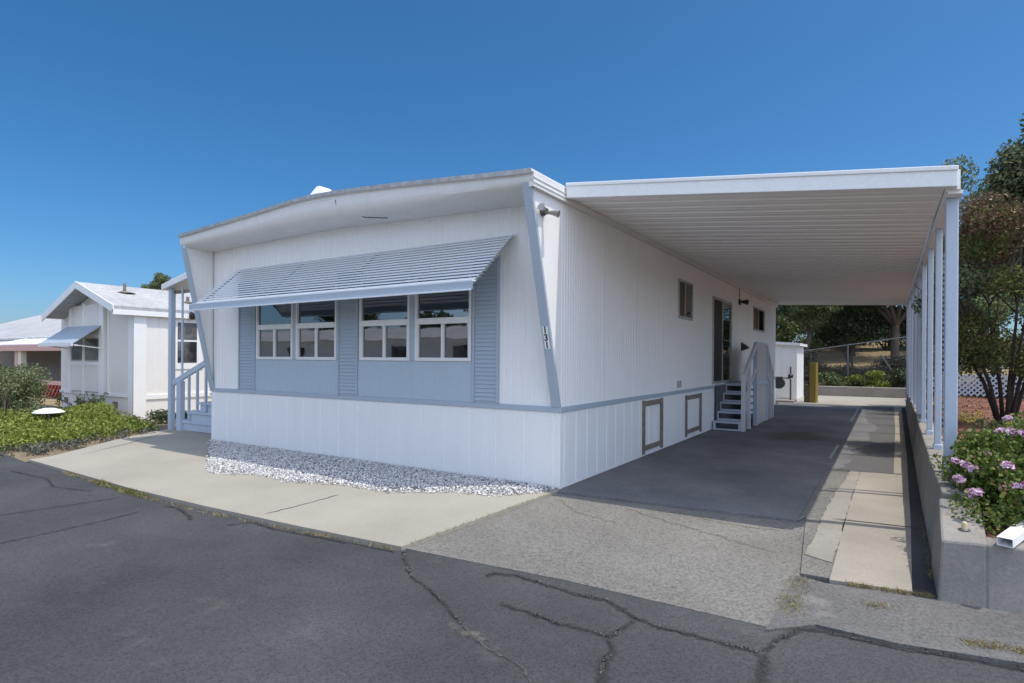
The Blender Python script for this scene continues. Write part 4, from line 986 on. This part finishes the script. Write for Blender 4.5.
# chain link fence: pipe rails, posts and one sheet of mesh wire
cf = thing('chain_link_fence', 'chain link fence with pipe top rail above the low wall', 'fence', (2,24,0))
def cfz(x): return 1.96+.15*(x-.2)
mb = MB(); mb.tube([(-.8,24,cfz(-.8)),(6.5,24,cfz(6.5))], .026, 8); mb.build('rail', M['galv'], cf)
for x in (-.7,1.75,4.2,6.4):
    mb = MB(); mb.tube([(x,24,.1),(x,24,cfz(x)+.05)], .035, 8); mb.build('post', M['galv'], cf)
mb = MB(); mb.tube([(3.0,24.05,1.75),(3.6,24.0,.7),(3.75,23.9,.35)], .03, 6); mb.build('brace', M['galv'], cf)
mb = MB(); x = -.8
while x < 6.4:
    for s in (1,-1):
        a = (x if s > 0 else x+1.5, 24, .35); b2 = (x+1.5 if s > 0 else x, 24, min(cfz(x),1.85)); mb.bar(a,b2,.004,.004)
    x += .11
mb.build('wire_mesh', M['galv'], cf)
# bank planting
for i, (x,y,z,r,n,m,lab,nm) in enumerate((
  (1.2,23.6,.5,(.9,.5,.6),3500,'shrub','bushy green shrub behind the yellow bollard','shrub'),
  (2.6,23.7,.5,(.8,.5,.5),3000,'gcover','bright green shrub at the middle of the low wall','shrub'),
  (4.2,23.8,.7,(1.0,.6,.8),4500,'oak','dark shrub by the last carport post','shrub'),
  (2.0,25.4,.8,(1.5,.7,.75),6000,'purple','dark purplish brush on the bank above the middle of the low wall','brush'),
  (.2,25.2,.9,(1.0,.7,.9),4500,'purple','dark brush on the bank behind the shed','brush'),
  (4.0,26.0,1.0,(1.3,.7,.8),5000,'purple','dark brush on the bank at the right behind the fence','brush'))):
    t = thing(nm, lab, 'shrub', (x,y,z-.3)); leaf_obj('foliage', clump_pts(crown_clumps((x,y,z),r,14,.42), n), .09, M[m], t)
    mb = MB()
    for k in range(5): mb.tube([(x+random.uniform(-.2,.2),y,hill(x,y)-.15),(x+random.uniform(-.6,.6)*r[0],y+random.uniform(-.3,.3),z+.2)],[.02,.008],5)
    mb.build('stem', M['bark'], t)
def H(x,y): return hill(x,y)-.2
tree('bank_tree', 'light green leaning tree above the shed', (-.6,27.5,H(-.6,27.5)), 2.4, (.1,27.5,4.6), (2.0,1.6,1.9), 15000, .13, M['shrub'], 26, .16, lean=(.5,0))
tree('bank_tree', 'dark tree with a thick trunk on the bank at the right', (3.6,29,H(3.6,29)), 2.6, (3.7,29,5.6), (2.6,2.2,2.4), 20000, .14, M['oak'], 30, .22)
tree('bank_tree', 'dark tree standing between the two nearer bank trees', (1.4,34,H(1.4,34)), 2.4, (1.3,34,6.6), (3.6,2.4,2.8), 22000, .16, M['oak'], 30, .24)
tree('bank_tree', 'broad dark tree behind the rear corner of the home', (-4.0,32,H(-4,32)), 2.6, (-3.0,32,6.0), (3.2,2.6,3.0), 20000, .16, M['oak'], 30, .24)
tree('bank_tree', 'dark tree at the right end of the bank behind the garden', (7.5,33,H(7.5,33)), 2.4, (7.4,33,6.8), (3.2,2.4,3.2), 20000, .16, M['oak'], 30, .24)
for i, (x,y,z,R_,n_,m_,lab) in enumerate((
  (-1.8,30.5,3.2,(2.0,1.4,1.5),9000,'shrub','tall green shrub mass low behind the shed'),
  (1.6,30.0,3.4,(2.2,1.2,1.4),13000,'oak','dark low foliage between the bank tree trunks'),
  (5.2,30.5,3.1,(2.1,1.2,1.7),13000,'oak','dark low foliage right of the thick bank trunk'),
  (3.4,36.5,4.0,(3.4,1.6,2.6),15000,'olivegreen','paler foliage far back on the bank behind the dark trees'),
  (-.8,38,4.0,(3.4,1.6,2.6),15000,'oak','dark foliage far back on the bank above the shed'))):
    t = thing('bank_shrub', lab, 'shrub', (x,y,hill(x,y)-.1)); leaf_obj('foliage', clump_pts(crown_clumps((x,y,z),R_,24,.36), n_), .14, M[m_], t)
    mb = MB()
    for k in range(4): mb.tube([(x+random.uniform(-.3,.3),y,hill(x,y)-.2),(x+random.uniform(-.5,.5)*R_[0],y,z+.2)],[.06,.02],6)
    mb.build('stem', M['bark'], t)
tree('far_tree', 'small round brown-green tree top behind the gabled roof', (-40.5,16,-.4), 3.5, (-40.5,16,6.25), (1.25,1.2,1.15), 9000, .11, M['olivegreen'], 20, .18)

for o in list(COL.objects):
    b_ = o.name.split('.')[0]
    g_ = {'bank_tree': 'trees on the bank behind the lot', 'bank_shrub': 'shrub masses on the bank behind the lot', 'flowering_plant': 'flowering plants in the mulch bed'}.get(b_)
    if g_ and not o.parent: o['group'] = g_
# ------------------------------------------------------------------ west garden bed
cl = []; rr = random.Random(5)
def in_bed(x, y): return y < .4+.0*x
for _ in range(230):
    t = rr.random(); s = rr.random()
    # bed runs along the pad's west edge
    ax, ay = -8.62-.95*t*1.1, -2.25+2.45*t
    x = ax-.05-s*4.5; y = ay+rr.uniform(-.25,.3)+s*.3
    h = .28+.08*math.sin(x*1.9)+.10*math.sin(y*3.1+x); h *= min(1,(.35+s*2.5))
    cl.append(((x,y,-.06+h*.75),(.30,.30,.14)))
o = leaf_obj('ground_cover', clump_pts(cl, 34000, .4), .055, M['gcover'], up=.6, aspect=.6)
tag(o, 'low bright green ground cover mounding over the bed left of the pad', 'ground cover', kind='stuff')
mb = MB(); b0 = [(-9.05,-2.45),(-9.0,-2.0),(-9.6,-1.0),(-10.2,.6),(-13.4,1.5),(-22,2),(-22,-4),(-12,-2.75)]
sheet('planting_bed', [(-7.45,-2.6),(-7.40,-2.32),(-7.86,-1.7),(-8.45,-1.02),(-9.2,.0),(-9.6,.9),(-13.4,1.6),(-24,2),(-24,-5),(-12,-2.62)], -.055, M['dirt'])
gp = [(c[0][0]+rr.uniform(.0,.9), c[0][1]+rr.uniform(-.35,.1), 0) for c in cl if c[0][1] < .3]
gp += [(rr.uniform(-9.6,-7.9), rr.uniform(-2.45,-1.9), 0) for _ in range(18)]
gp = [((x,y,.0),(.16,.16,.07)) for x,y,_ in gp if x > -10.2 and x < -7.9][:90]
if gp: tag(leaf_obj('low_plants', clump_pts(gp, 5200, .4), .045, leafmat('grey_leaf', [(0,(.07,.075,.055)),(.6,(.14,.145,.11)),(1,(.24,.23,.19))], .2, .7, 4), up=.5), 'grey-green low plants edging the ground cover at the pad', 'ground cover', kind='stuff')
t = thing('round_shrub', 'loose grey-green shrub at the left edge of the street', 'shrub', (-12.2,-1.5,-.1))
leaf_obj('foliage', clump_pts(crown_clumps((-13.95,-1.2,.52),(1.6,.95,1.1),64,.34), 34000), .055, M['olivegreen'], t)
mb = MB()
for k in range(12): mb.tube([(-12.3+rr.uniform(-.3,.3),-1.4,-.15),(-12.4+rr.uniform(-1.3,1.3),-1.4+rr.uniform(-.5,.5),rr.uniform(.5,1.0))],[.02,.006],5)
mb.build('stem', M['bark'], t)
g = thing('garden_lamp', 'flat white domed cap resting over the bright ground cover', 'garden lamp', (-10.9,-.9,-.1))
gx_, gy_ = -11.9, -.72
g.location = (gx_,gy_,-.1)
mb = MB(); mb.lathe((gx_,gy_,.29),[(.0,.10),(.10,.092),(.20,.06),(.285,.012),(.29,0),(.27,-.010),(.0,-.01)],28); mb.build('cap', M['dome'], g, smooth=True)
mb = MB(); mb.tube([(gx_,gy_,-.12),(gx_,gy_,.29)], .05, 10); mb.build('stem', M['galv'], g)
t = thing('bedding_plant', 'sparse tall weeds growing against the gabled home skirting', 'plant', (-15.5,1.4,-.2))
leaf_obj('foliage', clump_pts([((rr.uniform(-17,-13.6),1.3+rr.uniform(-.15,.15),rr.uniform(-.1,.35)),(.09,.09,.22)) for _ in range(20)], 1100), .06, M['ivy'], t)
t = thing('dark_shrub', 'small dark low shrub beside the porch post', 'shrub', (-10.9,1.4,-.1))
leaf_obj('foliage', clump_pts([((rr.uniform(-11.6,-10.1),rr.uniform(1.0,1.6),rr.uniform(-.05,.15)),(.2,.2,.14)) for _ in range(12)], 1500), .06, M['oak'], t)

# ------------------------------------------------------------------ weeds in the paving edges
def weeds(name, line, n, h, mat, spread, lab, zb):
    pts = []; dd = []
    for _ in range(n):
        i = random.randrange(len(line)-1); t_ = random.random(); a, b2 = line[i], line[i+1]
        if (math.sin((a[0]+b2[0])*7.3+t_*3.1)+math.sin(a[1]*5+t_*9)) < -.2 and random.random() < .7: continue
        x = a[0]+(b2[0]-a[0])*t_+random.gauss(0,spread); y = a[1]+(b2[1]-a[1])*t_+random.gauss(0,spread); hh = h*random.uniform(.4,1)
        pts.append((x,y,zb+hh*.4)); dd.append((random.uniform(-1,1),random.uniform(-1,1),random.uniform(.3,1.2)))
    o = leaf_obj(name, pts, h, mat, up=0, aspect=.075, dirs=np.array(dd)); return tag(o, lab, 'weeds', kind='stuff')
weeds('curb_weeds', [(-5.9,-2.66),(-5,-2.72),(-4,-2.79),(-2.65,-2.78),(-1.2,-2.69),(-.1,-2.58)], 1500, .05, M['dryweed'], .018, 'dry weeds and grit along the foot of the concrete pad edge', ZS)
weeds('curb_weeds', [(-4.9,-2.72),(-4.2,-2.76),(-3.6,-2.78)], 600, .075, leafmat('green_weed', [(0,(.10,.12,.03)),(.6,(.20,.21,.06)),(1,(.36,.30,.12))], .2, .7, 4), .022, 'greener weeds at the pad edge below the left joint', ZS)
weeds('joint_weeds', [(-.06,-2.5),(-.02,-1.4),(.03,-.25)], 500, .035, M['dryweed'], .012, 'brown dead weeds in the joint between pad and aggregate apron', 0)
weeds('joint_weeds', [(2.68,-1.5),(2.66,-1.9),(2.70,-2.2)], 620, .04, M['dryweed'], .045, 'dry weeds at the broken corner below the concrete strip', -.02)
weeds('joint_weeds', [(2.95,-1.47),(3.2,-1.44),(3.42,-1.41)], 700, .04, M['dryweed'], .012, 'dry weeds along the foot of the concrete strip', -.01)
weeds('joint_weeds', [(3.55,-2.05),(3.7,-2.0),(3.85,-2.03)], 800, .055, M['dryweed'], .022, 'straw coloured weed tuft in the right street crack', ZS)
weeds('joint_weeds', [(3.08,-1.78),(3.2,-1.74)], 120, .05, M['dryweed'], .03, 'small straw tuft on the old asphalt patch', -.014)
weeds('wall_weeds', [(3.43,-1.1),(3.44,-.3),(3.45,.7)], 90, .05, M['gcover'], .006, 'sparse green weeds at the foot of the garden wall', 0)

# ------------------------------------------------------------------ camera, sun, sky
cam = bpy.data.cameras.new('camera'); co = bpy.data.objects.new('camera', cam); COL.objects.link(co)
cam.sensor_width = 36; cam.lens = 36*588.7/1024; cam.shift_y = (358.6-341.5)/1024; cam.clip_end = 2000
co.matrix_world = Matrix.Translation((3.161,-6.031,1.5)) @ Matrix.Rotation(rad(32.39),4,'Z') @ Matrix.Rotation(rad(90),4,'X') @ Matrix.Rotation(rad(.35),4,'Z')
SC.camera = co
sd = Vector((.40,.065,1)).normalized()
el = math.asin(sd.z); az = math.atan2(sd.x, sd.y)
sun = bpy.data.lights.new('sun', 'SUN'); sun.energy = 2.0; sun.angle = rad(.5); sun.color = (1,.93,.83)
so = bpy.data.objects.new('sun', sun); COL.objects.link(so); so.rotation_euler = (-sd).to_track_quat('-Z','Y').to_euler()
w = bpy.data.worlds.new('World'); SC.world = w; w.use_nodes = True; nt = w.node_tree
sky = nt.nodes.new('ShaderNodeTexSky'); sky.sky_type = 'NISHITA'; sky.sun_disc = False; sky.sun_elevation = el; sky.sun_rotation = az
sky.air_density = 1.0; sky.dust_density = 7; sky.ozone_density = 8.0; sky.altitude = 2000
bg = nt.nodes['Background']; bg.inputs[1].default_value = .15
# sky dimmed to north and west; added south-east brightening behind the camera lifts shaded faces
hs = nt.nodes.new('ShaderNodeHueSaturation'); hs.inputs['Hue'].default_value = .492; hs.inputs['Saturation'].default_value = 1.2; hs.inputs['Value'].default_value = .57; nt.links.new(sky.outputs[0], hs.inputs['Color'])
sky_fill = nt.nodes.new('ShaderNodeHueSaturation'); sky_fill.inputs['Saturation'].default_value = .55; sky_fill.inputs['Value'].default_value = 1.6; nt.links.new(sky.outputs[0], sky_fill.inputs['Color'])
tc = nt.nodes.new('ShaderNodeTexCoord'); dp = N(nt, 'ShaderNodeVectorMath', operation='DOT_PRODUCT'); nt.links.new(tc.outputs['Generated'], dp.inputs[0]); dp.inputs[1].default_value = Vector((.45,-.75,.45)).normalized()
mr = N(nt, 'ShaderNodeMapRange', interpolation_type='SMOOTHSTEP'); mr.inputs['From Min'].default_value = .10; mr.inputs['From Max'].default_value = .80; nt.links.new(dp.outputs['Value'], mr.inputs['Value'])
nt.links.new(mixc(nt, mr.outputs[0], hs.outputs[0], sky_fill.outputs[0]), bg.inputs[0])
SC.cycles.diffuse_bounces = 8; SC.cycles.max_bounces = 14; SC.cycles.transparent_max_bounces = 16
SC.view_settings.view_transform = 'Standard'; SC.view_settings.look = 'None'; SC.view_settings.exposure = .82; SC.view_settings.gamma = 1
SC.view_settings.use_curve_mapping = False
